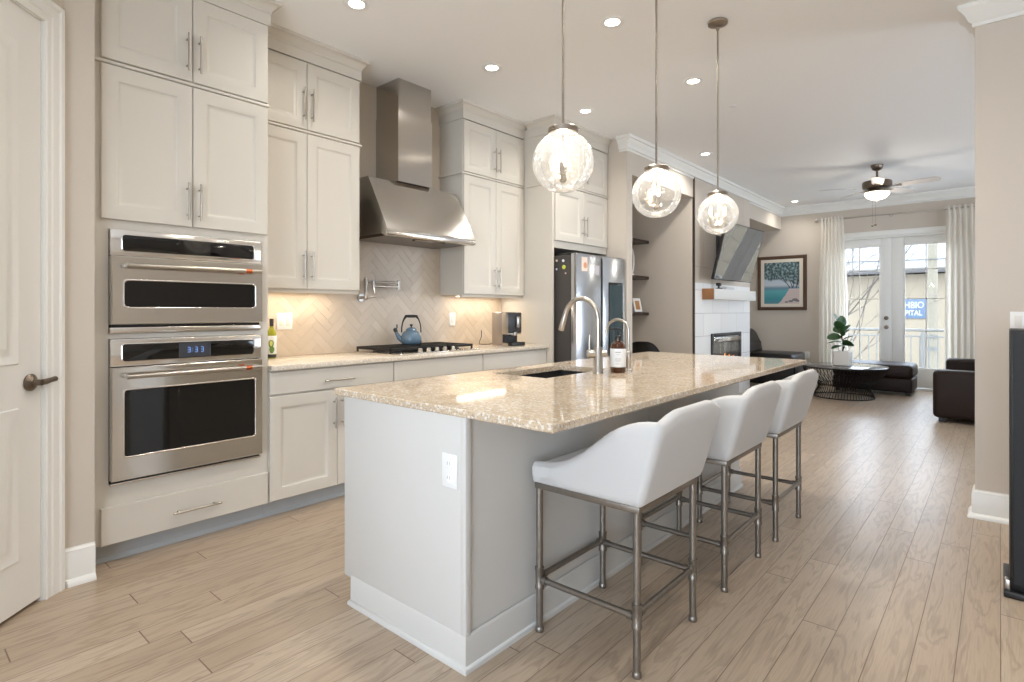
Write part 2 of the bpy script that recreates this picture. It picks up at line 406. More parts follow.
struct('wall_soffit', MB().box(-3.9, -2.995, 5.43, 10.9, 2.72, CEIL), M['wall'])
struct('wall_chimney', MB().box(-3.9, -3.0, 7.03, 9.14, 0, 2.72), M['wall'])
DX0, DX1, DZ = -2.26, -.40, 2.47
w = MB().box(-4.05, DX0, 10.9, 11.05, 0, CEIL).box(DX1, 3.4, 10.9, 11.05, 0, CEIL).box(DX0, DX1, 10.9, 11.05, DZ, CEIL)
struct('wall_far', w, M['wall'])

def base_prof(h=.17, t=.016, shoe=True):
    p = [(0, 0), (t+.02, 0), (t+.02, .01), (t+.006, .028), (t, .03), (t, h-.03), (t-.004, h-.022), (t-.004, h-.014), (t-.012, h-.004), (t-.012, h), (0, h)]
    return p
CROWN = [(0, CEIL-.125), (.012, CEIL-.125), (.014, CEIL-.105), (.03, CEIL-.095), (.05, CEIL-.055), (.075, CEIL-.028), (.08, CEIL-.022), (.08, CEIL), (0, CEIL)]
CROWN_S = [(0, CEIL-.15), (.014, CEIL-.15), (.014, CEIL-.128), (.028, CEIL-.122), (.028, CEIL-.108), (.04, CEIL-.075), (.062, CEIL-.048), (.066, CEIL-.034), (.082, CEIL-.03), (.084, CEIL-.02), (.084, CEIL), (0, CEIL)]
struct('baseboard_pantry', MB().sweep([(P45(.012, 0, 0).x, P45(.012, 0, 0).y), (-3.222, .592), (-3.222, .712)], base_prof(), -1), M['trim'])
struct('baseboard_end', MB().sweep([(-.115, 4.58), (-.115, 4.43), (3.25, 4.43)], base_prof(), -1), M['trim'])
struct('baseboard_far', MB().sweep([(-3.9, 10.9), (DX0-.09, 10.9)], base_prof(), -1), M['trim'])
struct('baseboard_corner', MB().sweep([(DX1+.09, 10.9), (3.25, 10.9), (3.25, 4.6)], base_prof(), -1), M['trim'])
struct('baseboard_left', MB().sweep([(-3.9, 9.14), (-3.9, 10.9)], base_prof(), -1), M['trim'])
struct('trim_1', MB().sweep([(-3.08, 5.31), (-2.995, 5.31), (-2.995, 10.9), (3.25, 10.9)], CROWN_S, -1), M['trim'])
struct('trim_2', MB().sweep([(-.115, 4.58), (-.115, 4.43), (3.25, 4.43)], CROWN, -1), M['trim'])

# fireplace wall tiles (stacked white slabs) on the chimney front
def brickmat(name, c1, c2, grout, bw, bh, mortar, offs=.5, rough=.25, bumpd=.002):
    m, nt, b = newmat(name); L = nt.links.new
    ge = N(nt, 'ShaderNodeNewGeometry'); sp = N(nt, 'ShaderNodeSeparateXYZ'); L(ge.outputs['Position'], sp.inputs[0])
    cb = N(nt, 'ShaderNodeCombineXYZ'); L(sp.outputs[1], cb.inputs[0]); L(sp.outputs[2], cb.inputs[1])
    br = N(nt, 'ShaderNodeTexBrick', offset=offs, inp={'Scale': 1., 'Mortar Size': mortar, 'Brick Width': bw, 'Row Height': bh, 'Mortar Smooth': .1})
    br.inputs['Color1'].default_value = (*lin(c1), 1); br.inputs['Color2'].default_value = (*lin(c2), 1); br.inputs['Mortar'].default_value = (*lin(grout), 1)
    L(cb.outputs[0], br.inputs['Vector']); L(br.outputs['Color'], b.inputs['Base Color'])
    b.inputs['Roughness'].default_value = rough
    bp = N(nt, 'ShaderNodeBump', invert=True, inp={'Strength': .5, 'Distance': bumpd}); L(br.outputs['Fac'], bp.inputs['Height']); L(bp.outputs[0], b.inputs['Normal'])
    return m
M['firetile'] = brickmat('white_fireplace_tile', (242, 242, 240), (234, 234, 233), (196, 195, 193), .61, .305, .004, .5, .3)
M['shadedtile'] = brickmat('shaded_upper_tile', (204, 193, 180), (198, 187, 174), (170, 160, 150), .61, .61, .003, .5, .4)  # one tile wall; white below, greige above paints in window sheen and shade
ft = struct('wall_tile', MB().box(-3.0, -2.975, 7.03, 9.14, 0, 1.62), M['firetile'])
obj('shaded_tile', MB().box(-3.0, -2.976, 7.03, 9.14, 1.62, CEIL-.13), M['shadedtile'], ft)
struct('tile_edge', MB().box(-3.0, -2.972, 7.018, 7.03, 0, CEIL-.13), M['bronze'], ft)

# ------------------------------------------------------------------ pantry door (angled, left edge)
d1 = struct('door_1', MB().loops(P45(DS0+.004, -.040, .016), (E2[0], E2[1], 0), (0, 0, 1), NRM, DS1-DS0-.008, DTOP-.02, [(0, 0), (0, .033), (.003, .036)]), M['door'])
dw = DS1-DS0-.008
for nm, z0, z1 in (('door_panel', 1.035, 2.365), ('door_panel', .225, .855)):
    mb = MB().loops(P45(DS0+.004+.125, -.0035, z0), (E2[0], E2[1], 0), (0, 0, 1), NRM, dw-.25, z1-z0, [(0, 0), (.004, .006), (.014, .004), (.024, .0015), (.045, .0015), (.06, .008), (.075, .009)])
    obj(nm, mb, M['door'], d1)
hn = obj('door_lever', MB().lathe([(0, 0), (.036, 0), (.036, .006), (.03, .012), (.022, .016), (.014, .02), (.013, .05), (0, .05)], P45(DS0+.067, -.003, .953), 28, Matrix((Vector((E2[0], E2[1], 0)), Vector((0, 0, 1)), NRM)).transposed())
         .tube([P45(DS0+.067, .034, .953), P45(DS0+.04, .04, .953), P45(DS0+.01, .038, .956), P45(DS0-.025, .034, .958)], [.011, .013, .011, .012], 12), M['bronze'], d1)
obj('latch_plate', MB().box(0, .003, 0, .03, 0, .06, .001, M=Matrix.Translation(P45(DS0+.002, -.03, .93))), M['bronze'], d1)
def casing_prof(wd):   # across the casing: (along, out)
    return [(0, 0), (0, .012), (.008, .016), (.016, .014), (.03, .014), (.036, .018), (.07, .02), (.078, .026), (wd-.004, .026), (wd, .02), (wd, 0)]
mb = MB(); cw = .1
pr = casing_prof(cw)
def fr45(s, o, z): return P45(s, o, z)
# jamb-side casing ring (mitred): left leg, head, right leg
rows = []
for (s, z, ds, dz) in ((DS0, 0, -1, 0), (DS0, DTOP, -1, 1), (DS1, DTOP, 1, 1), (DS1, 0, 1, 0)):
    rows.append([fr45(s+ds*a, o, z+dz*a) for a, o in pr])
mb.grid(rows, closed_v=True)
slab45(mb, DS0-.002, DS0+.004, -.12, .002, 0, DTOP); slab45(mb, DS1-.004, DS1+.002, -.12, .002, 0, DTOP); slab45(mb, DS0, DS1, -.12, .002, DTOP-.004, DTOP+.002)
struct('trim_3', mb, M['trim'], smooth=25)

# ------------------------------------------------------------------ french doors
mb = MB()
for x0, x1, z0, z1 in ((DX0-.09, DX0, 0, DZ+.09), (DX1, DX1+.09, 0, DZ+.09), (DX0, DX1, DZ, DZ+.09)):
    mb.box(x0, x1, 10.874, 10.9, z0, z1, .005)
mb.box(DX0, DX0+.03, 10.9, 11.05, 0, DZ).box(DX1-.03, DX1, 10.9, 11.05, 0, DZ).box(DX0, DX1, 10.9, 11.05, DZ-.03, DZ).box(DX0, DX1, 10.9, 11.05, 0, .025)
struct('trim_4', mb, M['trim'])
def french(nm, x0, x1, gx0, gx1, knob):
    mb = MB(); y0, y1 = 10.93, 10.975; z0, z1, gz0, gz1 = .03, DZ-.032, .33, 2.32
    mb.box(x0, gx0, y0, y1, z0, z1, .003).box(gx1, x1, y0, y1, z0, z1, .003).box(gx0, gx1, y0, y1, z0, gz0, .003).box(gx0, gx1, y0, y1, gz1, z1, .003)
    for a, b, c, d in ((gx0, gx0+.02, gz0, gz1), (gx1-.02, gx1, gz0, gz1), (gx0, gx1, gz0, gz0+.02), (gx0, gx1, gz1-.02, gz1)):
        mb.box(a, b, y0-.008, y0, c, d, .003)
    o = struct(nm, mb, M['trim'])
    g = MB().box(gx0, gx1, 10.948, 10.954, gz0, gz1); obj('glass_pane', g, M['glass'], o)
    m = MB(); xm = (gx0+gx1)/2; m.box(xm-.007, xm+.007, 10.955, 10.962, gz0, gz1)
    for z in (.93, 1.445, 1.91):
        m.box(gx0, gx1, 10.955, 10.962, z-.006, z+.006)
    obj('muntin', m, M['trim'], o)
    if knob:
        for z in (.985, 1.135):
            obj('door_knob' if z < 1 else 'deadbolt', MB().lathe([(0, 0), (.032, 0), (.032, .008), (.014, .014), (.014, .03), (.027, .042), (.03, .055), (.02, .066), (0, .068)] if z < 1 else
                [(0, 0), (.032, 0), (.032, .01), (.024, .02), (0, .022)], (-1.40, y0, z), 20, Matrix.Rotation(R(90), 3, 'X')), M['bronze'], o)
    return o
french('door_2', DX0+.032, -1.332, -2.08, -1.475, True)
french('door_3', -1.328, DX1-.032, -1.165, -.59, False)

# window behind the camera (daylight on the near side of the kitchen)
wf = MB()
for x0, x1, z0, z1 in ((-1.25, -1.19, .25, 2.4), (2.09, 2.15, .25, 2.4), (-1.25, 2.15, .25, .31), (-1.25, 2.15, 2.34, 2.4), (-.12, -.06, .25, 2.4), (.96, 1.02, .25, 2.4), (-1.25, 2.15, 1.6, 1.64)):
    wf.box(x0, x1, -2.72, -2.64, z0, z1, .004)
wn = struct('window_1', wf, M['trim'])
obj('glass_pane', MB().box(-1.2, 2.1, -2.69, -2.684, .3, 2.35), M['glass'], wn)

# unseen side windows added to bring more daylight into the living end
for k, (a, b_) in enumerate(FILL_WIN):
    wf = MB(); ym = (a+b_)/2
    for y0, y1, z0, z1 in ((a, a+.06, .4, 2.6), (b_-.06, b_, .4, 2.6), (a, b_, .4, .46), (a, b_, 2.54, 2.6), (ym-.03, ym+.03, .4, 2.6), (a, b_, 1.58, 1.62)): wf.box(3.29, 3.36, y0, y1, z0, z1, .004)
    wn = struct('window_%d' % (k+2), wf, M['trim']); obj('glass_pane', MB().box(3.32, 3.326, a+.05, b_-.05, .45, 2.55), M['glass'], wn)

# ------------------------------------------------------------------ kitchen cabinets
XF = Vector((1, 0, 0)); YF = Vector((0, 1, 0)); ZF = Vector((0, 0, 1))
def door_mesh(x, y0, y1, z0, z1, t=.02):     # raised-moulding door facing +X, face at x
    f = .066
    return MB().loops((x-t, y0, z0), YF, ZF, XF, y1-y0, z1-z0,
        [(0, 0), (0, t-.003), (.003, t), (f-.004, t), (f, t-.003), (f+.006, t-.003), (f+.012, t-.009), (f+.02, t-.012), (f+.03, t-.012)])
def slab_mesh(x, y0, y1, z0, z1, t=.02):
    return MB().loops((x-t, y0, z0), YF, ZF, XF, y1-y0, z1-z0, [(0, 0), (0, t-.003), (.003, t)])
def pull(parent, x, y, z, L=.22, vert=True, nm='handle'):
    d = ZF if vert else YF; c = Vector((x+.034, y, z)); mb = MB()
    mb.cyl(c-d*L/2, c+d*L/2, .006, n=12)
    for s in (-1, 1):
        q = c+d*s*(L/2-.03); mb.cyl(q-XF*.034, q, .0045, n=10)
    return obj(nm, mb, M['nickel'], parent)
def cdoor(parent, x, y0, y1, z0, z1, hy, hz, L=.2):
    o = obj('door', door_mesh(x, y0, y1, z0, z1), M['cab'], parent); pull(o, x, hy, hz, L); return o
CABCROWN = [(0, CEIL-.075), (.016, CEIL-.075), (.016, CEIL-.058), (.022, CEIL-.054), (.034, CEIL-.036), (.05, CEIL-.024), (.058, CEIL-.022), (.058, CEIL), (0, CEIL)]
FRIEZE = [(-.006, 2.96), (.012, 2.96), (.012, CEIL-.07), (-.006, CEIL-.07)]
def crown_part(parent, path):
    obj('crown_moulding', MB().sweep(path, CABCROWN, -1), M['cab'], parent); obj('frieze', MB().sweep(path, FRIEZE, -1), M['cab'], parent)
RAIL = [(0, 2.472), (.012, 2.472), (.015, 2.476), (.015, 2.483), (.012, 2.488), (0, 2.488)]
# --- tall oven cabinet
tc = thing('oven_cabinet', 'tall greige cabinet housing the two steel wall ovens', 'cabinet', (-3.6, 1.155, 0))
mb = MB().box(-3.9, -3.32, .716, .75, .105, 3.05).box(-3.9, -3.32, 1.555, 1.588, .105, 3.05).box(-3.9, -3.36, .75, 1.555, .105, .36)
mb.box(-3.9, -3.88, .75, 1.555, .36, 1.70).box(-3.9, -3.32, .75, 1.555, 1.69, 3.05)
mb.box(-3.36, -3.32, .75, 1.555, .105, .392).box(-3.36, -3.32, .79, 1.538, 1.117, 1.142).box(-3.36, -3.32, .75, 1.555, 1.662, 1.69)
mb.box(-3.36, -3.32, .75, .79, .392, 1.662).box(-3.36, -3.32, 1.538, 1.555, .392, 1.662).box(-3.87, -3.36, .76, 1.545, 1.118, 1.14)
obj('cabinet_body', mb, M['cab'], tc)
obj('shelf_moulding', MB().sweep([(-3.88, .716), (-3.32, .716), (-3.32, 1.588)], [(o*1.3, z) for o, z in RAIL], -1), M['cab'], tc)
for (a, b) in ((.755, 1.1655), (1.1695, 1.581)):
    hy = 1.1655-.028 if a < 1 else 1.1695+.028
    cdoor(tc, -3.30, a, b, 1.708, 2.466, hy, 1.84); cdoor(tc, -3.30, a, b, 2.494, 2.955, hy, 2.64)
dr = obj('drawer', slab_mesh(-3.30, .755, 1.581, .105, .29), M['cab'], tc); pull(dr, -3.30, 1.183, .19, .24, False)
crown_part(tc, [(-3.9, .716), (-3.315, .716), (-3.315, 1.588), (-3.56, 1.588)])
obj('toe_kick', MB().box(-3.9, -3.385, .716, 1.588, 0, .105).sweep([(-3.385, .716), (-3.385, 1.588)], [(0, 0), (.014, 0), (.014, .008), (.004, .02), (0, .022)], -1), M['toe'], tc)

# --- base cabinets
def base_unit(y0, y1, label, pullon):
    t = thing('base_cabinet', label, 'cabinet', (-3.6, (y0+y1)/2, 0), 'base cabinets along the back counter')
    obj('cabinet_body', MB().box(-3.893, -3.32, y0, y1, .105, .895), M['cab'], t)
    dr = obj('drawer', slab_mesh(-3.30, y0+.004, y1-.004, .748, .885), M['cab'], t)
    if pullon: pull(dr, -3.30, (y0+y1)/2, .805, .22, False)
    ym = (y0+y1)/2
    cdoor(t, -3.30, y0+.004, ym-.002, .108, .738, ym-.03, .59); cdoor(t, -3.30, ym+.002, y1-.004, .108, .738, ym+.03, .59)
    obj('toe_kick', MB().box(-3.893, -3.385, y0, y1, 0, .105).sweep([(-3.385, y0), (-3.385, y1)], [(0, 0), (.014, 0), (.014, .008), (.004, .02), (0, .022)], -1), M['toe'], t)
base_unit(1.59, 2.505, 'greige base cabinet beside the wall ovens with a long drawer pull', True)
base_unit(2.506, 3.43, 'greige base cabinet with a plain front under the gas cooktop', False)
base_unit(3.431, 4.314, 'greige base cabinet under the coffee machine beside the fridge panel', False)
mb = MB().box(-3.897, -3.272, 1.59, 4.314, .895, .927, .004)
tag(obj('countertop', mb, M['quartz']), 'long pale stone countertop under the cooktop and range hood', 'countertop')

# --- upper cabinets
def light_rail(mb, y0, y1): return mb.box(-3.62, -3.60, y0, y1, 1.372, 1.40).box(-3.9, -3.6, y0, y0+.018, 1.372, 1.40)
uA = thing('upper_cabinet', 'tall greige wall cabinet between the wall ovens and the steel hood', 'cabinet', (-3.75, 2.0, 1.4))
obj('cabinet_body', MB().box(-3.9, -3.60, 1.59, 2.408, 1.40, 3.05), M['cab'], uA)
obj('light_rail', MB().box(-3.64, -3.60, 1.59, 2.408, 1.378, 1.40, .003), M['cab'], uA)
uB = thing('upper_cabinet', 'tall greige wall cabinet between the steel hood and the fridge', 'cabinet', (-3.75, 3.9, 1.4))
obj('cabinet_body', MB().box(-3.9, -3.60, 3.478, 4.315, 1.40, 3.05), M['cab'], uB)
obj('light_rail', MB().box(-3.64, -3.60, 3.478, 4.315, 1.378, 1.40, .003), M['cab'], uB)
for t, y0, ym, y1 in ((uA, 1.594, 1.988, 2.405), (uB, 3.482, 3.898, 4.311)):
    for a, b, s in ((y0, ym-.002, -1), (ym+.002, y1, 1)):
        cdoor(t, -3.58, a, b, 1.404, 2.466, ym+s*.03, 1.56); cdoor(t, -3.58, a, b, 2.494, 2.95, ym+s*.03, 2.66, .22)
obj('shelf_moulding', MB().sweep([(-3.60, 1.59), (-3.60, 2.408), (-3.9, 2.408)], [(o*1.3, z) for o, z in RAIL], -1), M['cab'], uA)
obj('shelf_moulding', MB().sweep([(-3.9, 3.478), (-3.60, 3.478), (-3.60, 4.315)], [(o*1.3, z) for o, z in RAIL], -1), M['cab'], uB)
crown_part(uA, [(-3.59, 1.589), (-3.59, 2.408), (-3.9, 2.408)])
crown_part(uB, [(-3.9, 3.478), (-3.59, 3.478), (-3.59, 4.315)])

# --- fridge surround
fs = thing('fridge_cabinet', 'greige over-fridge cabinet with a full-height side panel', 'cabinet', (-3.55, 4.82, 0))
obj('side_panel', MB().box(-3.9, -3.235, 4.317, 4.345, 0, 3.05, .002), M['cab'], fs)
obj('cabinet_body', MB().box(-3.9, -3.24, 4.345, 5.305, 1.865, 3.05), M['cab'], fs)
for a, b, s in ((4.352, 4.824, -1), (4.828, 5.298, 1)):
    cdoor(fs, -3.22, a, b, 1.935, 2.466, 4.826+s*.03, 2.11); cdoor(fs, -3.22, a, b, 2.494, 2.95, 4.826+s*.03, 2.66, .22)
obj('shelf_moulding', MB().sweep([(-3.55, 4.317), (-3.235, 4.317), (-3.235, 5.305)], [(o*1.3, z) for o, z in RAIL], -1), M['cab'], fs)
crown_part(fs, [(-3.533, 4.317), (-3.225, 4.317), (-3.225, 5.305)])

# --- herringbone backsplash
def clip(poly, y0, y1, z0, z1):
    for ax, lim, sg in ((0, y0, 1), (0, y1, -1), (1, z0, 1), (1, z1, -1)):
        out = []
        for i in range(len(poly)):
            a, b = poly[i-1], poly[i]; da, db = (a[ax]-lim)*sg, (b[ax]-lim)*sg
            if da >= 0 or db >= 0:
                if (da < 0) != (db < 0):
                    t = da/(da-db); out.append((a[0]+(b[0]-a[0])*t, a[1]+(b[1]-a[1])*t))
                if db >= 0: out.append(b)
        poly = out
        if len(poly) < 3: return []
    return poly
def herring(mb, y0, y1, z0, z1, x, u=.062, n=3, g=.0012):
    c, s = math.cos(R(45)), math.sin(R(45)); rad = int(4.2/u)
    for k in range(-rad, rad):
        for m_ in range(-rad//(2*n)-2, rad//(2*n)+2):
            for (a0, b0, a1, b1) in ((k+2*n*m_, k, k+2*n*m_+n, k+1), (k, k-2*n+1+2*n*m_, k+1, k-n+1+2*n*m_)):
                q = [(a0*u+g, b0*u+g), (a1*u-g, b0*u+g), (a1*u-g, b1*u-g), (a0*u+g, b1*u-g)]
                q = [(2.9+a*c-b*s, 1.4+a*s+b*c) for a, b in q]
                if max(p[0] for p in q) < y0 or min(p[0] for p in q) > y1 or max(p[1] for p in q) < z0 or min(p[1] for p in q) > z1: continue
                q = clip(q, y0, y1, z0, z1)
                if len(q) >= 3: mb.prism([(x, a, b) for a, b in q], (.003, 0, 0))
m, nt, b = newmat('beige_herringbone_tile'); ge = N(nt, 'ShaderNodeNewGeometry')
cr = N(nt, 'ShaderNodeValToRGB'); cr.color_ramp.elements[0].color = (*lin((192, 177, 158)), 1); cr.color_ramp.elements[1].color = (*lin((201, 187, 169)), 1)
nt.links.new(ge.outputs['Random Per Island'], cr.inputs[0]); nt.links.new(cr.outputs[0], b.inputs['Base Color']); b.inputs['Roughness'].default_value = .3
M['herring'] = m; M['grout'] = mat('tile_grout', (200, 187, 170), .8)
bs = struct('wall_backsplash', MB().box(-3.9, -3.894, 1.59, 4.315, .927, 1.40).box(-3.9, -3.894, 2.41, 3.477, 1.40, 1.86), M['grout'])
mb = MB(); herring(mb, 1.592, 4.313, .929, 1.398, -3.895); herring(mb, 2.412, 3.475, 1.4, 1.858, -3.895)
obj('herringbone_tile', mb, M['herring'], bs, fixn=True)

# ------------------------------------------------------------------ wall ovens
def rring(x, y0, y1, z0, z1, spec, mats, name, parent, rad=.012):
    return obj(name, MB().loops((x, y0, z0), YF, ZF, XF, y1-y0, z1-z0, spec, rad), mats, parent)
def bar_handle(parent, y0, y1, z, x=-3.275):
    mb = MB(); xo = x+.05
    mb.cyl((xo, y0, z), (xo, y1, z), .0125, n=16)
    for y in (y0+.012, y1-.012): mb.box(x-.004, xo+.004, y-.009, y+.009, z-.011, z+.011, .004)
    h = obj('handle', mb, M['nickel'], parent)
    obj('handle_ring', MB().cyl((xo, y1-.09, z), (xo, y1-.058, z), .0135, n=16), M['copper'], h)
def seven_seg(s, y, z, h, x, mb):
    wd = h*.52; t = h*.11
    segs = {'a': (0, h/2, 1), 'g': (0, 0, 1), 'd': (0, -h/2, 1), 'b': (wd/2, h/4, 0), 'c': (wd/2, -h/4, 0), 'e': (-wd/2, -h/4, 0), 'f': (-wd/2, h/4, 0)}
    for k in {'3': 'abgcd'}[s]:
        dy, dz, hor = segs[k]
        if hor: mb.box(x, x+.0008, y-wd/2+t*.5, y+wd/2-t*.5, z+dz-t/2, z+dz+t/2)
        else: mb.box(x, x+.0008, y+dy-t/2, y+dy+t/2, z+dz-h/4+t*.4, z+dz+h/4-t*.4)
def oven(name, label, zb, zt, pz0, pz1, dz0, dz1, wz0, wz1, hz, clock, rad):
    t = thing(name, label, 'oven', (-3.45, 1.165, zb)); y0, y1 = .792, 1.537
    obj('oven_body', MB().box(-3.86, -3.325, y0+.01, y1-.01, zb+.003, zt-.003), M['black'], t)
    obj('trim_frame', MB().box(-3.325, -3.296, y0, y1, pz0-.022, zt, .004), M['steel'], t)
    obj('bottom_trim', MB().box(-3.325, -3.302, y0, y1, zb, dz0-.015, .003), M['steel'], t)
    cp = rring(-3.297, y0+.045, y1-.04, pz0, pz1, [(0, 0), (0, .004), (.004, .006), (.006, .003)], M['steel'], 'control_panel', t, .014)
    obj('panel_glass', MB().loops((-3.296, y0+.051, pz0+.006), YF, ZF, XF, y1-y0-.097, pz1-pz0-.012, [(0, 0), (0, .0045), (.001, .005)], .01), M['blackglass'], cp)
    sc = obj('screen', MB().box(-3.2915, -3.2905, 1.095, 1.255, pz0+.008, pz1-.008), M['screen'] if clock else M['blackglass'], cp)
    if clock:
        mb = MB(); zc = (pz0+pz1)/2
        for dy in (-.036, .0, .03): seven_seg('3', 1.18+dy, zc, .026, -3.2903, mb)
        for dz in (-.006, .006): mb.box(-3.2903, -3.2896, 1.18-.0195, 1.18-.0165, zc+dz-.0015, zc+dz+.0015)
        obj('clock_digits', mb, M['clock'], cp)
    d = obj('oven_door', MB().loops((-3.325, y0, dz0), YF, ZF, XF, y1-y0, dz1-dz0, [(0, 0), (0, .046), (.004, .05)]), M['steel'], t)
    rring(-3.2755, y0+.052, y1-.044, wz0, wz1, [(-.006, 0), (-.006, .002), (-.001, .0035), (.002, .001)], M['steel'], 'window_bezel', d, rad)
    obj('window_glass', MB().loops((-3.2752, y0+.053, wz0+.001), YF, ZF, XF, y1-y0-.098, wz1-wz0-.002, [(0, 0), (0, .001)], rad), M['blackglass'], d)
    bar_handle(d, y0+.05, y1-.03, hz)
    obj('vent_slot', MB().box(-3.33, -3.306, y0+.006, y1-.006, dz0-.015, dz0+.001), M['black'], t)
M['screen'] = mat('oven_screen', (58, 62, 70), .12, 0, .6)
oven('wall_oven', 'upper built-in steel oven with a wide low window', 1.144, 1.660, 1.551, 1.638, 1.188, 1.527, 1.272, 1.408, 1.48, False, .02)
oven('wall_oven', 'lower built-in steel oven with blue clock and tall window', .392, 1.115, 1.0, 1.093, .416, .975, .53, .862, .932, True, .014)

# ------------------------------------------------------------------ range hood
rh = thing('range_hood', 'stainless steel wall range hood with square chimney over the cooktop', 'range hood', (-3.65, 2.97, 1.81))
y0, y1 = 2.515, 3.43
mb = MB()
prof = [(-3.899, 1.83), (-3.899, 2.285), (-3.64, 2.285), (-3.628, 2.28), (-3.395, 1.868), (-3.39, 1.86), (-3.39, 1.822), (-3.40, 1.815), (-3.43, 1.812), (-3.46, 1.83)]
mb.prism([(x, y0, z) for x, z in prof], (0, y1-y0, 0))
obj('canopy', mb, M['steelv'], rh, smooth=30)
obj('lip_trim', MB().box(-3.3895, -3.3865, y0+.002, y1-.002, 1.822, 1.858, .001), M['steel'], rh)
obj('filter_tray', MB().box(-3.88, -3.46, y0+.03, y1-.03, 1.815, 1.829).box(-3.48, -3.44, y0+.3, y1-.3, 1.80, 1.814, .003), M['bronze'], rh)
obj('chimney_lower', MB().box(-3.899, -3.60, 2.775, 3.125, 2.285, 2.83), M['steelv'], rh)
obj('chimney_upper', MB().box(-3.899, -3.606, 2.781, 3.119, 2.83, CEIL), M['steelv'], rh)

# ------------------------------------------------------------------ refrigerator
fr = thing('refrigerator', 'stainless side-by-side refrigerator with a dark glass panel in one door', 'refrigerator', (-3.4, 4.835, 0))
obj('fridge_body', MB().box(-3.86, -3.07, 4.385, 5.285, .03, 1.785, .004), M['fridgeside'], fr)
obj('base_grille', MB().box(-3.84, -3.08, 4.40, 5.27, 0, .05), M['black'], fr)
for y_ in (4.40, 5.17): obj('hinge_cover', MB().box(-3.25, -3.03, y_, y_+.1, 1.785, 1.81, .006), M['dark'], fr)
dl = obj('door', MB().box(-3.065, -3.0, 4.382, 4.812, .06, 1.80, .008), M['steelf'], fr)
drr = obj('door', MB().box(-3.065, -3.0, 4.852, 5.288, .06, 1.80, .008), M['steelf'], fr)
obj('handle_recess', MB().box(-3.064, -3.03, 4.812, 4.852, .06, 1.79), M['black'], fr)
obj('glass_panel', MB().loops((-3.001, 4.95, .80), YF, ZF, XF, .285, .745, [(0, 0), (0, .003), (.003, .004)], .012), M['blackglass'], drr)
m, nt, b = newmat('teal_reflection_view_panel'); b.inputs['Base Color'].default_value = (*lin((38, 62, 70)), 1); b.inputs['Roughness'].default_value = .05; b.inputs['Specular IOR Level'].default_value = .8  # dark glass; the teal base colour stands for reflected windows
M['teal'] = m
obj('view_window', MB().loops((-2.9972, 4.972, .90), YF, ZF, XF, .24, .62, [(0, 0), (0, .001)], .01), M['teal'], drr)
for (x, z, r, c, lb) in ((-3.232, 1.738, .011, (240, 214, 196), 'pale pink'), (-3.155, 1.733, .013, (222, 226, 244), 'pale lilac'), (-3.232, 1.655, .011, (206, 206, 222), 'small grey'), (-3.147, 1.672, .02, (206, 214, 84), 'larger lime green'), (-3.126, 1.612, .008, (196, 172, 168), 'tiny dull pink')):
    mm = mat('magnet_'+lb.replace(' ', '_'), c, .35)
    tag(obj('fridge_magnet', MB().lathe([(0, 0), (r, 0), (r, .004), (r*.8, .008), (0, .009)], (x, 4.3845, z), 20, Matrix.Rotation(R(90), 3, 'X')), mm), lb+' round magnet on the dark side of the refrigerator', 'magnet', 'round magnets on the fridge side')
mp = mat('photo_paper', (232, 214, 200), .6); mq = mat('photo_blot', (214, 150, 116), .6)
mb = MB().box(-2.9995, -2.998, 4.462, 4.562, 1.632, 1.768); mb.mi = 1; mb.lathe([(0, 0), (.03, 0), (.03, .0012), (0, .0014)], (-2.998, 4.525, 1.69), 16, Matrix.Rotation(R(90), 3, 'Y'))
tag(obj('photo_print', mb, [mp, mq]), 'portrait photo print with an orange blot on the left fridge door', 'photo print')
mb = MB().prism([(-2.9995, 4.655+.05*(math.sin(t)**3), 1.748+.046*(.8125*math.cos(t)-.3125*math.cos(2*t)-.125*math.cos(3*t))) for t in [2*PI*k/30 for k in range(30)]], (.002, 0, 0))
tag(obj('heart_card', mb, M['label']), 'white heart shaped card stuck on the left fridge door', 'card')
tag(obj('note_card', MB().box(-2.9995, -2.998, 4.70, 4.775, 1.605, 1.70, 0), mat('grey_note', (190, 186, 192), .6)), 'small grey note below the white heart card on the fridge', 'card')

# ------------------------------------------------------------------ cooktop and kettle
ck = thing('gas_cooktop', 'black gas cooktop with cast iron grates and front knobs', 'cooktop', (-3.58, 2.97, .927))
CX0, CX1, CY0, CY1 = -3.84, -3.325, 2.53, 3.42
obj('cooktop_tray', MB().box(CX0, CX1, CY0, CY1, .927, .937, .004), M['steel'], ck)
for i in range(3):
    a = CY0+.012+i*.289; b_ = a+.283; mb = MB(); z0, z1 = .955, .975
    mb.box(CX0+.01, CX0+.026, a, b_, z0, z1, .003).box(CX1-.085, CX1-.069, a, b_, z0, z1, .003).box(CX0+.01, CX1-.069, a, a+.014, z0, z1, .003).box(CX0+.01, CX1-.069, b_-.014, b_, z0, z1, .003)
    for k in range(1, 6): mb.box(CX0+.012, CX1-.07, a+(b_-a)*k/6-.005, a+(b_-a)*k/6+.005, z0+.004, z1, .002)
    mb.box((CX0+CX1)/2-.045, (CX0+CX1)/2-.03, a, b_, z0, z1, .003)
    for x in (CX0+.012, CX1-.083):
        for y in (a+.001, b_-.013): mb.box(x, x+.012, y, y+.012, .936, z0+.004)
    obj('grate', mb, M['iron'], ck)
for (x, y, r) in ((-3.70, 2.67, .042), (-3.50, 2.67, .036), (-3.60, 2.972, .055), (-3.70, 3.27, .036), (-3.50, 3.27, .042)):
    obj('burner', MB().lathe([(0, .937), (r*1.3, .937), (r*1.25, .944), (r, .946), (r*.95, .953), (0, .954)], (x, y, 0), 24), M['black'], ck)
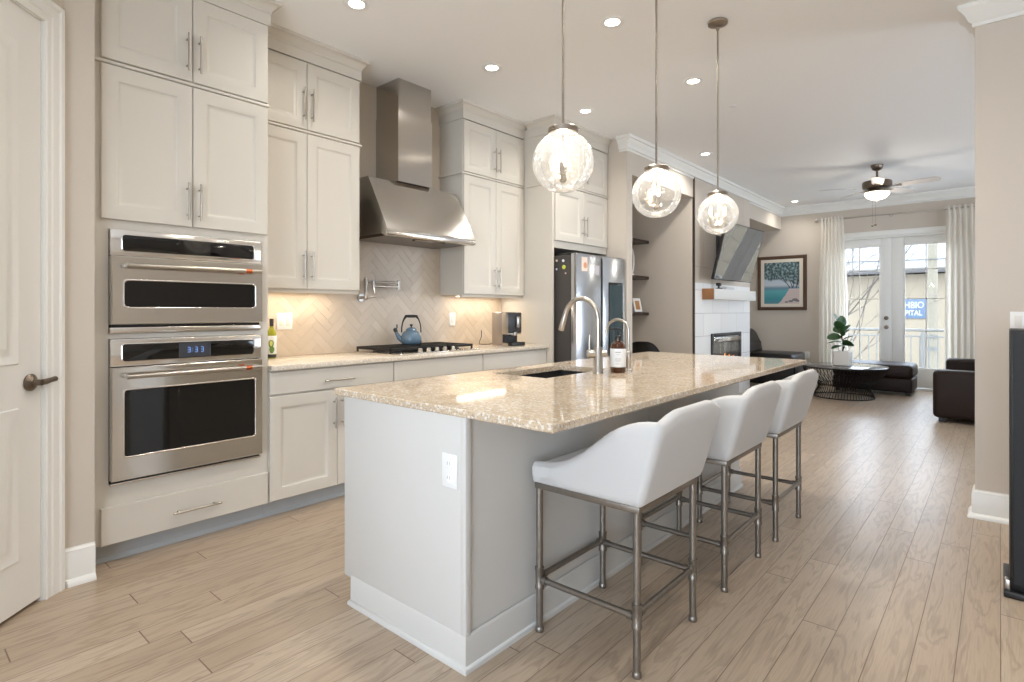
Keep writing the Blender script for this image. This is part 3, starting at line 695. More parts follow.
for k in range(5):
    y = 2.80+k*.085
    obj('knob', MB().lathe([(0, 0), (.021, 0), (.02, .004), (.017, .008), (.016, .026), (.013, .03), (0, .03)], (-3.362, y, .937), 20), M['nickel'], ck)
kt = thing('kettle', 'blue enamel whistling kettle with black handle on the cooktop', 'kettle', (-3.70, 2.985, .9755))
kc = (-3.70, 2.985)
obj('kettle_body', MB().lathe([(0, .9755), (.066, .9755), (.078, .982), (.086, 1.0), (.086, 1.03), (.078, 1.06), (.06, 1.083), (.045, 1.09), (0, 1.09)], (*kc, 0), 32), M['blue'], kt)
ld = obj('kettle_lid', MB().lathe([(0, 1.09), (.047, 1.089), (.044, 1.1), (.03, 1.112), (.012, 1.118), (0, 1.118)], (*kc, 0), 24), M['blue'], kt)
obj('lid_knob', MB().lathe([(0, 1.117), (.006, 1.117), (.006, 1.126), (.013, 1.133), (.012, 1.142), (0, 1.146)], (*kc, 0), 16), M['black'], ld)
sd = Vector((-.75, -.66, 0)).normalized(); bc = Vector((*kc, 0))
obj('spout', MB().tube([bc+sd*.07+ZF*1.01, bc+sd*.1+ZF*1.03, bc+sd*.118+ZF*1.06, bc+sd*.128+ZF*1.085], [.026, .021, .015, .012], 14), M['blue'], kt)
ws = obj('whistle', MB().tube([bc+sd*.124+ZF*1.078, bc+sd*.134+ZF*1.098, bc+sd*.142+ZF*1.108], [.015, .017, .01], 12).tube([bc+sd*.128+ZF*1.1, bc+sd*.118+ZF*1.115, bc+sd*.12+ZF*1.14], [.006, .005, .006], 8), M['black'], kt)
hp = []
for k in range(13):
    t = PI*k/12; q = 1.16 if 3 <= k <= 9 else 1
    hp.append(bc+sd*(.08*math.cos(t)*(1+.1*math.sin(t)))+ZF*(1.075+.135*min(1, math.sin(t)*1.15)))
obj('kettle_handle', MB().tube(hp, [.006]*3+[.008]+[.0125]*5+[.006]+[.005]*3, 12), M['black'], kt)

# ------------------------------------------------------------------ pot filler
pf = thing('pot_filler', 'brushed nickel folding pot filler tap on the tiled wall', 'faucet', (-3.89, 2.62, 1.36))
mb = MB().cyl((-3.891, 2.62, 1.36), (-3.88, 2.62, 1.36), .032, n=24).cyl((-3.89, 2.62, 1.36), (-3.815, 2.62, 1.36), .013, n=16)
mb.ball((-3.815, 2.62, 1.36), .02); mb.cyl((-3.815, 2.62, 1.36), (-3.815, 2.62, 1.475), .012, n=16)
obj('wall_mount', mb, M['nickel'], pf)
obj('valve_lever', MB().tube([(-3.80, 2.62, 1.36), (-3.765, 2.64, 1.362), (-3.755, 2.67, 1.365)], [.007, .006, .006], 10), M['nickel'], pf)
mb = MB().lathe([(0, -.03), (.016, -.03), (.016, .03), (.011, .034), (.011, .042), (0, .044)], (-3.815, 2.62, 1.478), 18)
mb.cyl((-3.815, 2.62, 1.488), (-3.80, 2.925, 1.488), .0095, n=14); mb.lathe([(0, -.04), (.014, -.04), (.014, .03), (.01, .034), (0, .036)], (-3.80, 2.93, 1.475), 18)
obj('upper_arm', mb, M['nickel'], pf)
mb = MB().cyl((-3.80, 2.93, 1.452), (-3.79, 2.68, 1.452), .0095, n=14).lathe([(0, -.022), (.013, -.022), (.013, .024), (.008, .03), (.008, .05), (0, .05)], (-3.79, 2.675, 1.45), 18)
mb.tube([(-3.79, 2.675, 1.44), (-3.775, 2.675, 1.40), (-3.77, 2.675, 1.385)], [.01, .01, .009], 12)
obj('lower_arm', mb, M['nickel'], pf)

# ------------------------------------------------------------------ outlets on the backsplash, bottle, coffee machine
def plate_x(y, z, wd, ht, label, rock):
    t = thing('switch_plate', label, 'outlet', (-3.892, y, z-ht/2))
    obj('wall_plate', MB().box(-3.892, -3.886, y-wd/2, y+wd/2, z-ht/2, z+ht/2, .002), M['white'], t)
    for k in rock: obj('rocker', MB().box(-3.886, -3.883, y+k-.016, y+k+.016, z-.032, z+.032, .001), M['ceramic'], t)
plate_x(1.985, 1.18, .115, .12, 'white double switch plate on the tiles beside the oil bottle', (-.024, .024))
plate_x(3.625, 1.175, .075, .12, 'white single outlet plate on the tiles between cooktop and coffee machine', (0,))
ob = thing('oil_bottle', 'slim green oil bottle with avocado label beside the wall ovens', 'bottle', (-3.80, 1.845, .927))
c = (-3.80, 1.845, .927)
obj('bottle_glass', MB().lathe([(0, 0), (.029, 0), (.031, .004), (.031, .165), (.027, .185), (.016, .205), (.0125, .215), (.0125, .24), (0, .24)], c, 28), M['oil'], ob)
obj('bottle_cap', MB().lathe([(0, .222), (.014, .222), (.0145, .27), (.012, .274), (0, .274)], c, 20), M['dark'], ob)
lb = obj('bottle_label', MB().lathe([(.0312, .03), (.0318, .031), (.0318, .155), (.0312, .156)], c, 28), M['label'], ob)
obj('label_band', MB().lathe([(.0314, .006), (.032, .007), (.032, .028), (.0314, .029)], c, 28), M['dark'], ob)
mg = mat('avocado_print', (92, 128, 58), .6); my = mat('avocado_flesh', (206, 208, 120), .6)
dv = Vector((.82, -.57, 0)).normalized()
fm = Matrix((Vector((-dv.y, dv.x, 0)), Vector((0, 0, 1)), dv)).transposed()
def sticker(rx, rz, dz, dx, mt, nm, o=.0322):
    mb = MB(); rows = []
    for i in range(5):
        rr = i/4; rows.append([fm @ Vector((a := dx+rx*rr*math.cos(t), dz+rz*rr*math.sin(t)*(1-.25*math.sin(t)), math.sqrt(max(1e-9, o*o-a*a))))+Vector(c) for t in [2*PI*k/20 for k in range(20)]])
    mb.grid(rows, closed_v=True); obj(nm, mb, mt, lb)
sticker(.017, .03, .105, .002, mg, 'avocado_print'); sticker(.016, .024, .065, .006, mg, 'avocado_print'); sticker(.010, .018, .108, .002, my, 'avocado_flesh', .0324)
cm = thing('coffee_machine', 'grey and black automatic coffee machine beside the fridge panel', 'coffee machine', (-3.59, 4.0, .927))
a, b_, zb = 3.895, 4.095, .927
obj('machine_body', MB().box(-3.635, -3.50, a, b_, zb+.012, zb+.315, .012).box(-3.635, -3.50, a+.004, b_-.004, zb, zb+.02), mat('silver_coffee_body', (160, 150, 142), .35, .7), cm)
obj('front_panel', MB().box(-3.505, -3.425, a+.004, b_-.004, zb+.118, zb+.313, .012), M['dark'], cm)
obj('panel_frame', MB().box(-3.505, -3.43, a+.001, b_-.001, zb+.108, zb+.118, .003).box(-3.505, -3.43, a+.0, a+.004, zb+.118, zb+.305, .001), M['nickel'], cm)
obj('cup_bay', MB().box(-3.502, -3.48, a+.01, b_-.01, zb+.03, zb+.11), M['black'], cm)
obj('spout', MB().box(-3.47, -3.42, 3.975, 4.015, zb+.095, zb+.13, .004).box(-3.425, -3.405, 4.0, 4.045, zb+.17, zb+.275, .008), M['nickel'], cm)
obj('drip_tray', MB().box(-3.50, -3.385, a+.002, b_-.002, zb, zb+.034, .006), M['black'], cm)
obj('tray_edge', MB().box(-3.50, -3.43, a-.001, a+.003, zb+.004, zb+.03, .001), M['nickel'], cm)
tag(obj('power_cord', MB().tube([(-3.89, 4.02, 1.06), (-3.87, 4.0, 1.0), (-3.85, 3.95, .95), (-3.80, 3.90, .933), (-3.72, 3.875, .932), (-3.66, 3.895, .936), (-3.637, 3.93, .95)], .0035, 8), M['dark']), 'dark power cord curling behind the coffee machine', 'cord')

# ------------------------------------------------------------------ under-cabinet lights
for y, lb in ((2.0, 'LED strip under the wall cabinet beside the ovens'), (3.9, 'LED strip under the wall cabinet beside the fridge')):
    t = thing('cabinet_light', lb, 'light', (-3.76, y, 1.39))
    obj('light_housing', MB().box(-3.79, -3.73, y-.34, y+.34, 1.388, 1.3995, .002), M['white'], t)
    obj('light_lens', MB().box(-3.78, -3.74, y-.33, y+.33, 1.3855, 1.388), M['led'], t)
    lamp('strip_lamp', 'AREA', (-3.76-wloc(t).x, 0, 1.383-1.39), 1.4, (255, 246, 230), size=.04, size_y=.64, parent=t)

# ------------------------------------------------------------------ island
il = thing('island_cabinet', 'white-painted kitchen island base under the granite worktop', 'kitchen island', (-1.76, 2.73, 0))
obj('cabinet_body', MB().box(-2.12, -1.425, 1.385, 2.22, .10, .884).box(-2.12, -1.425, 2.91, 4.10, .10, .884).box(-2.12, -1.425, 2.22, 2.91, .10, .62).box(-2.12, -2.106, 2.22, 2.91, .62, .884).box(-1.50, -1.425, 2.22, 2.91, .62, .884), M['isl'], il)
obj('end_panel', MB().box(-2.15, -1.418, 1.367, 1.385, .112, .884, .003), M['isl'], il)
obj('corner_post', MB().box(-1.424, -1.398, 1.366, 1.394, .112, .884, .003), M['isl'], il)
obj('seating_panel', MB().box(-1.425, -1.409, 1.394, 2.735, .112, .884).box(-1.425, -1.409, 2.742, 4.10, .112, .884).box(-1.42, -1.406, 2.733, 2.744, .112, .884), M['isl'], il)
ip = [(0, 0), (.018, 0), (.018, .012), (.012, .02), (.008, .022), (.008, .118), (.004, .125), (0, .128)]
obj('base_moulding', MB().sweep([(-2.09, 1.95), (-2.09, 1.372), (-1.404, 1.372), (-1.404, 4.105), (-2.09, 4.105)], ip, -1), M['isl'], il)
obj('plinth', MB().box(-2.085, -1.41, 1.376, 4.10, 0, .11), M['isl'], il)
for k in range(4):
    a = 1.40+k*.673
    o = obj('door', MB().loops((-2.12, a+.669, .115), -YF, ZF, -XF, .665, .76, [(0, 0), (0, .017), (.003, .02), (.062, .02), (.066, .017), (.078, .008), (.09, .008)]), M['isl'], il)
    c = Vector((-2.174, a+(.63 if k % 2 == 0 else .035), .72)); mb = MB().cyl(c-ZF*.1, c+ZF*.1, .006, n=12)
    for s in (-1, 1): mb.cyl(c+ZF*.07*s, c+ZF*.07*s+XF*.034, .0045, n=10)
    obj('handle', mb, M['nickel'], o)
ot = obj('outlet', MB().box(-1.515, -1.437, 1.361, 1.367, .628, .748, .002), M['white'], il)
for z in (.663, .713): obj('outlet_socket', MB().loops((-1.493, 1.361, z-.018), XF, ZF, -YF, .034, .036, [(0, 0), (0, .002), (.001, .003)], .01), M['white'], ot)
mb = MB()
for z in (.663, .713):
    for x in (-1.482, -1.47): mb.box(x-.001, x+.001, 1.3575, 1.3585, z-.004, z+.008)
obj('socket_slots', mb, mat('slot_grey', (150, 150, 150), .6), ot)
# worktop with sink cut-out
SX0, SX1, SY0, SY1 = -2.085, -1.735, 2.262, 2.87
def ring_slab(mb, o, i, z0, z1):
    (a0, a1, b0, b1), (c0, c1, d0, d1) = o, i
    def q(x0, x1, y0, y1, z): return [(x0, y0, z), (x1, y0, z), (x1, y1, z), (x0, y1, z)]
    e = .004
    rows = [q(c0, c1, d0, d1, z0), q(a0+e, a1-e, b0+e, b1-e, z0), q(a0, a1, b0, b1, z0+e), q(a0, a1, b0, b1, z1-e), q(a0+e, a1-e, b0+e, b1-e, z1), q(c0, c1, d0, d1, z1)]
    mb.grid(rows, closed_u=True, closed_v=True)
mb = MB(); ring_slab(mb, (-2.222, -1.018, 1.362, 4.30), (SX0, SX1, SY0, SY1), .884, .914)
tag(obj('island_worktop', mb, M['granite'], smooth=20), 'polished beige granite island worktop with a sink cut-out', 'countertop')
sk = thing('kitchen_sink', 'undermount dark sink set in the granite island', 'sink', (-1.88, 2.525, .66))
mb = MB(); g = .012
def q(i, z): return [(SX0-g+i, SY0-g+i, z), (SX1+g-i, SY0-g+i, z), (SX1+g-i, SY1+g-i, z), (SX0-g+i, SY1+g-i, z)]
mb.grid([q(-.015, .883), q(0, .883), q(.004, .69), q(.03, .668)][:], closed_v=True); mb.face([mb.bm.verts.new(p) for p in q(.03, .668)])
obj('basin', mb, mat('dark_sink', (62, 60, 58), .45, .4), sk, fixn=False)
obj('drain', MB().lathe([(0, .669), (.04, .669), (.042, .672), (.03, .6725), (.028, .670), (0, .670)], (-1.91, 2.54, 0), 24), M['bronze'], sk)

# ------------------------------------------------------------------ taps and soap on the island
fa = thing('kitchen_faucet', 'tall gooseneck pull-down faucet beside the island sink', 'faucet', (-1.672, 2.652, .914))
fc = Vector((-1.672, 2.652, .914)); fd = Vector((-1, -.12, 0)).normalized()
obj('faucet_base', MB().lathe([(0, 0), (.029, 0), (.029, .006), (.026, .01), (.026, .13), (.022, .14), (0, .14)], fc, 28), M['nickel'], fa)
pts = [fc+ZF*.13, fc+ZF*.2, fc+ZF*.29]
for k in range(1, 13):
    t = PI*k/12*.93; pts.append(fc+ZF*(.29+.12*math.sin(t))+fd*.105*(1-math.cos(t)))
obj('gooseneck', MB().tube(pts, .0135, 16), M['nickel'], fa)
dn = (pts[-1]-pts[-2]).normalized()
sh = obj('spray_head', MB().tube([pts[-1]-dn*.005, pts[-1]+dn*.03, pts[-1]+dn*.085, pts[-1]+dn*.092], [.0135, .0155, .0165, .0145], 18), M['nickel'], fa)
hd = Vector((-.72, -.69, 0)).normalized()
obj('lever', MB().cyl(fc+ZF*.105, fc+ZF*.105+hd*.062, .021, n=20).tube([fc+ZF*.11+hd*.047, fc+ZF*.15+hd*.05, fc+ZF*.208+hd*.047], [.006, .0055, .006], 10), M['nickel'], fa)
obj('mixer_cap', MB().cyl(fc+ZF*.105, fc+ZF*.105-hd*.045, .021, n=20), M['nickel'], fa)
fl_ = thing('filter_faucet', 'small gooseneck filter faucet behind the amber soap bottle', 'faucet', (-1.605, 2.868, .914))
gc = Vector((-1.605, 2.868, .914))
obj('faucet_base', MB().lathe([(0, 0), (.024, 0), (.024, .006), (.016, .012), (.016, .06), (.019, .07), (.019, .1), (.012, .11), (0, .112)], gc, 22), M['nickel'], fl_)
pts = [gc+ZF*.1, gc+ZF*.2, gc+ZF*.225]
for k in range(1, 13):
    t = PI*k/12; pts.append(gc+ZF*(.225+.066*math.sin(t))+fd*.068*(1-math.cos(t)))
pts.append(pts[-1]-ZF*.02)
obj('gooseneck', MB().tube(pts, .0075, 14), M['nickel'], fl_)
obj('lever', MB().tube([gc+ZF*.085, gc+ZF*.085+Vector((.0, -.03, 0)), gc+ZF*.1+Vector((0, -.05, 0))], [.008, .007, .005], 10).cyl(gc+Vector((.03, -.03, .0)), gc+Vector((.03, -.03, .008)), .01, n=12), M['nickel'], fl_)
sb = thing('soap_bottle', 'amber pump bottle with white label beside the island faucet', 'bottle', (-1.625, 2.745, .914))
c = (-1.600, 2.742, .914); sb.location = c
obj('bottle_glass', MB().lathe([(0, 0), (.04, 0), (.043, .004), (.043, .135), (.039, .152), (.026, .168), (.0165, .174), (.0165, .186), (0, .186)], c, 30), M['amber'], sb)
obj('bottle_label', MB().lathe([(.0433, .032), (.0437, .033), (.0437, .132), (.0433, .133)], c, 30), M['label'], sb)
tx = MB()
pd = Vector((.5, -.866, 0)); 
for k, (wd, zz) in enumerate(((.7, .112), (.45, .1), (.8, .078), (.8, .071), (.6, .064), (.5, .05))):
    row0 = [(.0439*math.cos(t), .0439*math.sin(t)) for t in [R(-60)+wd*(j/8-.5) for j in range(9)]]
    tx.grid([[(c[0]+x, c[1]+y, c[2]+zz) for x, y in row0], [(c[0]+x, c[1]+y, c[2]+zz+(.004 if k < 1 else .0018)) for x, y in row0]])
obj('label_print', tx, mat('label_ink', (150, 152, 156), .7), sb)
obj('pump', MB().lathe([(0, .184), (.018, .184), (.018, .2), (.012, .205), (.006, .206), (.006, .232), (.015, .234), (.015, .246), (0, .248)], c, 18).tube([Vector(c)+ZF*.241, Vector(c)+ZF*.241+Vector((-.035, -.005, 0)), Vector(c)+ZF*.232+Vector((-.05, -.007, 0))], [.006, .0055, .004], 10), M['black'], sb)

# ------------------------------------------------------------------ bar stools
def smooth(a, b, x):
    t = min(1, max(0, (x-a)/(b-a))); return t*t*(3-2*t)
ARM = [(-.23, .668), (-.15, .676), (-.10, .687), (-.05, .709), (0, .744), (.04, .786), (.08, .829), (.12, .862), (.165, .882), (.20, .888), (.26, .886)]
def interp(T, x):
    for (a, b_), (c, d) in zip(T, T[1:]):
        if x <= c: return b_+(d-b_)*min(1, max(0, (x-a)/(c-a)))
    return T[-1][1]
def make_stool():
    t = thing('bar_stool', 'x', 'bar stool', (0, 0, 0), 'bar stools along the island')
    hx, hy = .212, .232
    for sx in (-1, 1):
        for sy in (-1, 1):
            x, y = sx*hx, sy*hy
            lg = obj('leg', MB().cyl((x, y, .008), (x, y, .565), .0138, n=16), M['pipe'], t)
            obj('foot_cap', MB().lathe([(0, 0), (.0155, 0), (.0165, .004), (.0165, .016), (.014, .02), (0, .02)], (x, y, 0), 16), M['pipe'], lg)
            obj('pipe_coupling', MB().lathe([(.0135, .168), (.0185, .168), (.0185, .18), (.017, .184), (.017, .236), (.0185, .24), (.0185, .252), (.0135, .252)], (x, y, 0), 16), M['pipe'], lg)
    for sy in (-1, 1): obj('stretcher', MB().cyl((-hx+.012, sy*hy, .205), (hx-.012, sy*hy, .205), .0115, n=14).cyl((-hx+.016, sy*hy, .205), (-hx+.034, sy*hy, .205), .0155, n=14).cyl((hx-.034, sy*hy, .205), (hx-.016, sy*hy, .205), .0155, n=14), M['pipe'], t)
    for sx in (-1, 1): obj('stretcher', MB().cyl((sx*hx, -hy+.012, .215), (sx*hx, hy-.012, .215), .0115, n=14).cyl((sx*hx, -hy+.016, .215), (sx*hx, -hy+.034, .215), .0155, n=14).cyl((sx*hx, hy-.034, .215), (sx*hx, hy-.016, .215), .0155, n=14), M['pipe'], t)
    mb = MB()
    for sy in (-1, 1): mb.box(-hx-.015, hx+.015, sy*hy-.014, sy*hy+.014, .562, .586, .003)
    for sx in (-1, 1): mb.box(sx*hx-.014, sx*hx+.014, -hy-.013, hy+.013, .562, .586, .003)
    obj('seat_frame', mb, M['pipe'], t)
    # upholstered tub: U-shaped wall, low at the front, S-curve arms, humped back
    F, B, S, rc = -.222, .243, .262, .028
    path = []
    for k in range(17): path.append((F+(B-rc-F)*k/16, -S, 0))
    for k in range(1, 7):
        a = R(-90+90*k/7); path.append((B-rc+rc*math.cos(a), -S+rc+rc*math.sin(a), 1))
    for k in range(15): path.append((B, -S+rc+(2*S-2*rc)*k/14, 2))
    path += [(x, -y, k) for x, y, k in path[:23][::-1]]
    th = .05; rows = []
    n_ = len(path)
    for i, (x, y, kd) in enumerate(path):
        p0 = path[max(0, i-1)]; p1 = path[min(n_-1, i+1)]
        tx_, ty_ = p1[0]-p0[0], p1[1]-p0[1]; l = math.hypot(tx_, ty_); nx, ny = ty_/l, -tx_/l      # outward normal
        arm = interp(ARM, x)
        hump = .03*smooth(.252, .13, abs(y))*smooth(B-.05, B-.005, x)
        h = arm+hump
        lean = .085*smooth(-.1, B, x)
        def at(off, z):
            f = max(0, (z-.59)/.3); e = -.012*f*abs(ny)
            return (x+nx*off+lean*f, y+ny*(off+e*0+.014*f), z)
        b0 = .588
        rows.append([at(-.012, b0), at(-.003, b0+.008), at(0, b0+.03)] + [at(.002, b0+(h-b0)*q_) for q_ in (.35, .6, .8)] +
                    [at(-.001, h-.018), at(-.009, h-.006), at(-.022, h), at(-.034, h-.002), at(-.045, h-.012), at(-th, h-.03)] + [at(-th, b0+(h-b0)*q_) for q_ in (.7, .4)] + [at(-th, b0+.01)])
    mb = MB(); V = mb.grid(rows, closed_v=True)
    mb.face(V[0][::-1]); mb.face(V[-1])
    o = obj('tub_shell', mb, M['fabric'], t, smooth=60)
    obj('seat_cushion', MB().box(-.219, .19, -.222, .222, .589, .662, .022, 4), M['fabric'], t)
    obj('seat_base', MB().box(-.225, .205, -.235, .235, .584, .594), M['black'], t)
    return t
st = make_stool()
SLAB = ('white tub bar stool nearest the camera', 'middle white tub bar stool at the island', 'farthest white tub bar stool at the island')
for i, y in enumerate((1.969, 2.757, 3.487)):
    o = st if i == 0 else copy_tree(st)
    o.location = (-1.152+.008*i, y, 0); o['label'] = SLAB[i]

# ------------------------------------------------------------------ pendants
def make_pendant():
    t = thing('pendant_light', 'x', 'pendant light', (0, 0, 0), 'globe pendants over the island')
    obj('canopy', MB().lathe([(0, 1.235), (.058, 1.235), (.062, 1.23), (.06, 1.217), (.03, 1.207), (.012, 1.203), (0, 1.203)], n=32), M['pnickel'], t)
    obj('rod', MB().cyl((0, 0, .15), (0, 0, 1.207), .0055, n=12).ball((0, 0, 1.185), .011), M['pnickel'], t)
    hs = obj('cap', MB().lathe([(0, .155), (.02, .155), (.03, .146), (.058, .142), (.062, .138), (.062, .118), (.056, .116), (0, .116)], n=32), M['pnickel'], t)
    sc = MB()
    for k in range(3):
        a = R(30+120*k); sc.cyl((.06*math.cos(a), .06*math.sin(a), .128), (.072*math.cos(a), .072*math.sin(a), .128), .005, n=10)
    obj('set_screws', sc, M['pnickel'], hs)
    pr = [(.052, .122), (.052, .114)]
    for k in range(25):
        a = R(24+ (180-24)*k/24); pr.append((.1265*math.sin(a) if k < 24 else 0, .1265*math.cos(a)))
    obj('glass_globe', MB().lathe(pr, n=48), M['globe'], t, smooth=80)
    obj('stem', MB().cyl((0, 0, -.078), (0, 0, .117), .0045, n=10).lathe([(0, -.088), (.008, -.084), (.016, -.076), (.014, -.066), (0, -.062)], n=16), M['pnickel'], t)
    for k in range(2):
        dx = .042*(1 if k else -1)
        ar = obj('arm', MB().tube([(0, 0, -.074), (dx*.5, 0, -.08), (dx*.9, 0, -.074), (dx, 0, -.06)], .004, 8).lathe([(0, -.062), (.014, -.06), (.012, -.054), (.0085, -.054), (.0085, -.012), (0, -.012)], (dx, 0, 0), 16), M['pnickel'], t)
        bb = obj('bulb', MB().lathe([(0, -.012), (.007, -.012), (.012, -.002), (.0165, .012), (.016, .026), (.010, .046), (.004, .062), (0, .066)], (dx, 0, 0), 18), M['bulbglass'], t)
        obj('filament', MB().lathe([(0, -.002), (.006, .004), (.009, .016), (.007, .032), (.003, .046), (0, .05)], (dx, 0, 0), 12), M['bulb'], bb)
    return t
pn = make_pendant(); PEND = []
PL = ('glass globe pendant over the sink end of the island, largest of three', 'middle of three glass globe pendants, in front of the alcove', 'farthest glass globe pendant, in front of the television, its canopy in view')
for i, y in enumerate((1.894, 2.729, 3.58)):
    o = pn if i == 0 else copy_tree(pn)
    o.location = (-1.364, y, 1.87); o['label'] = PL[i]; o.rotation_euler.z = R((118, 100, 21)[i])
    PEND.append(o)

for o in PEND: lamp('pendant_lamp', 'POINT', (0, 0, .085), 7, (255, 249, 240), radius=.02, parent=o)
# ------------------------------------------------------------------ recessed downlights
def make_down():
    t = thing('recessed_light', 'x', 'ceiling light', (0, 0, 0), 'recessed ceiling lights')
    obj('trim_ring', MB().lathe([(.045, -.001), (.05, -.005), (.076, -.004), (.08, 0), (.045, 0)], n=32), M['white'], t)
    obj('lens', MB().lathe([(0, -.0015), (.046, -.0015), (.046, 0), (0, 0)], n=28), M['down'], t)
    return t
dl_ = make_down(); DOWN = []
for i, (x, y, lb) in enumerate(((-2.89, 1.92, 'recessed ceiling light cut by the top edge beside the oven cabinet crown'), (-2.88, 3.09, 'recessed ceiling light in front of the hood chimney'),
        (-1.85, 3.10, 'recessed ceiling light between the first and second pendant rods'), (-1.84, 4.32, 'recessed ceiling light between the second and third pendant rods'),
        (-2.86, 4.32, 'recessed ceiling light in front of the fridge cabinet crown'), (-2.59, 6.42, 'recessed ceiling light beside the white crown over the alcove'),
        (-2.59, 10.2, 'small far recessed ceiling light above the framed beach picture'))):
    o = dl_ if i == 0 else copy_tree(dl_)
    o.location = (x*1.0137, y*1.0137, CEIL); o['label'] = lb
    DOWN.append((o, (3.5, 3.5, 10, 10, 6, 9, 4)[i]))
for k, (x, y) in enumerate(((-1.85, 1.92), (-1.9, .45), (-.9, -.9), (-.3, 2.0), (-.3, 3.2))):      # first fits the row; the others are unseen fill lights added for brightness
    o = copy_tree(dl_); o.location = (x, y, CEIL); o['label'] = ('recessed ceiling light just above the top edge over the near end of the island', 'added unseen fill light above the aisle by the pantry door', 'added unseen fill light behind the camera', 'added unseen fill light above the aisle behind the nearest bar stool', 'added unseen fill light above the aisle between the far stools and the wall end')[k]
    DOWN.append((o, (4.5, 3, 1.5, 6, 2.5)[k]))
for o, en in DOWN: lamp('down_lamp', 'AREA', (0, 0, -.008), en, (255, 250, 243), size=.09, spread=145, parent=o)
tag(obj('sprinkler_cover', MB().lathe([(0, CEIL-.006), (.03, CEIL-.006), (.034, CEIL-.002), (.034, CEIL), (0, CEIL)], (-1.824, 5.15, 0), 24), M['white']), 'small round white sprinkler cover on the ceiling beyond the last pendant', 'sprinkler cover')

# ------------------------------------------------------------------ ceiling fan
fx, fy = -1.179, 8.43
fn = thing('ceiling_fan', 'five-blade ceiling fan with a lit opal bowl in the living room', 'ceiling fan', (fx, fy, 3.08))
obj('canopy', MB().lathe([(0, 3.08), (.07, 3.08), (.068, 3.08-.025), (.05, 3.08-.06), (.02, 3.08-.075), (0, 3.08-.075)], (fx, fy, 0), 28), M['bronze'], fn)
obj('downrod', MB().cyl((fx, fy, 3.08-.2), (fx, fy, 3.08-.06), .013, n=14), M['bronze'], fn)
obj('motor_housing', MB().lathe([(0, 2.895), (.05, 2.895), (.09, 2.882), (.155, 2.868), (.163, 2.855), (.163, 2.795), (.15, 2.78), (.1, 2.772), (.09, 2.75), (0, 2.75)], (fx, fy, 0), 36), M['bronze'], fn)
for k in range(5):
    a = R(-9.5+72*k); u = Vector((math.cos(a), math.sin(a), 0)); v = Vector((-u.y, u.x, 0)); pit = R(-12)
    vv = v*math.cos(pit)+ZF*math.sin(pit); nn = u.cross(vv); o0 = Vector((fx, fy, 2.79))
    mb = MB(); out = [(.2, -.045), (.24, -.058), (.5, -.07), (.61, -.07), (.645, -.055), (.66, -.02), (.66, .02), (.645, .055), (.61, .07), (.5, .07), (.24, .058), (.2, .045)]
    mb.prism([o0+u*x+vv*y for x, y in out], nn*.007)
    bl = obj('blade', mb, mat('pale_fan_blade', (196, 190, 184), .45) if k == 0 else bpy.data.materials['pale_fan_blade'], fn)
    obj('blade_iron', MB().prism([o0+u*x+vv*y-nn*.005 for x, y in [(.13, -.02), (.2, -.018), (.26, -.035), (.27, 0), (.26, .035), (.2, .018), (.13, .02)]], nn*.005), M['bronze'], bl)
obj('light_ring', MB().lathe([(0, 2.752), (.10, 2.752), (.135, 2.742), (.138, 2.73), (.12, 2.725), (0, 2.725)], (fx, fy, 0), 32), M['bronze'], fn)
obj('glass_bowl', MB().lathe([(.132, 2.73), (.136, 2.715), (.128, 2.69), (.105, 2.665), (.07, 2.648), (.03, 2.64), (0, 2.638)], (fx, fy, 0), 36), M['fanbowl'], fn)
obj('finial', MB().lathe([(0, 2.64), (.014, 2.638), (.014, 2.63), (.006, 2.62), (0, 2.616)], (fx, fy, 0), 14), M['bronze'], fn)
for dx, z in ((-.012, 2.33), (-.045, 2.32)):
    c = obj('pull_chain', MB().cyl((fx+dx, fy-.03, z), (fx+dx, fy-.03, 2.64), .0012, n=6), M['bronze'], fn)
    obj('chain_fob', MB().ball((fx+dx, fy-.03, z-.012), .013), M['bronze'], c)
fn.location.z = CEIL
lamp('fan_lamp', 'POINT', (0, 0, -.5), 9, (255, 246, 234), radius=.1, parent=fn)

# ------------------------------------------------------------------ alcove: shelves, ornaments, desk chair
for z, lb in ((2.188, 'dark wood floating shelf, topmost of three in the alcove'), (1.70, 'dark wood floating shelf, middle one of three in the alcove'), (1.212, 'dark wood floating shelf, lowest of three holding the small frame')):
    tag(obj('floating_shelf', MB().box(-3.9, -3.62, 5.44, 7.025, z-.02, z+.02, .003), M['shelfwood']), lb, 'shelf', 'floating shelves in the alcove')
pfm = thing('framed_photo', 'small white photo frame leaning on the lowest alcove shelf', 'picture frame', (-3.70, 6.87, 1.232))
lean = Matrix.Translation((-3.70, 6.87, 1.234)) @ Matrix.Rotation(R(-12), 4, 'Z') @ Matrix.Rotation(R(-14), 4, 'Y')
def LV(x, y, z): return lean @ Vector((x, y, z))
U2, V2, N2 = lean.to_3x3() @ YF, lean.to_3x3() @ ZF, lean.to_3x3() @ XF
obj('frame', MB().loops(LV(0, -.075, 0), U2, V2, N2, .15, .19, [(0, 0), (0, .014), (.003, .016), (.02, .016), (.023, .012), (.03, .012)]), M['white'], pfm)
obj('picture', MB().loops(LV(.0125, -.043, .034), U2, V2, N2, .086, .122, [(0, 0), (0, .001)]), mat('tan_photo', (176, 130, 84), .5, var=.3), pfm)
obj('stand', MB().tube([LV(0, 0, .13), (-3.785, 6.885, 1.238)], .006, 8), M['white'], pfm)
tag(obj('round_vase', MB().lathe([(0, 0), (.03, 0), (.05, .02), (.056, .05), (.045, .085), (.025, .1), (.028, .112), (.022, .112), (.018, .1), (0, .09)], (-3.72, 6.64, 1.2325), 24), M['dark']), 'small round black vase beside the photo frame on the lowest shelf', 'vase')
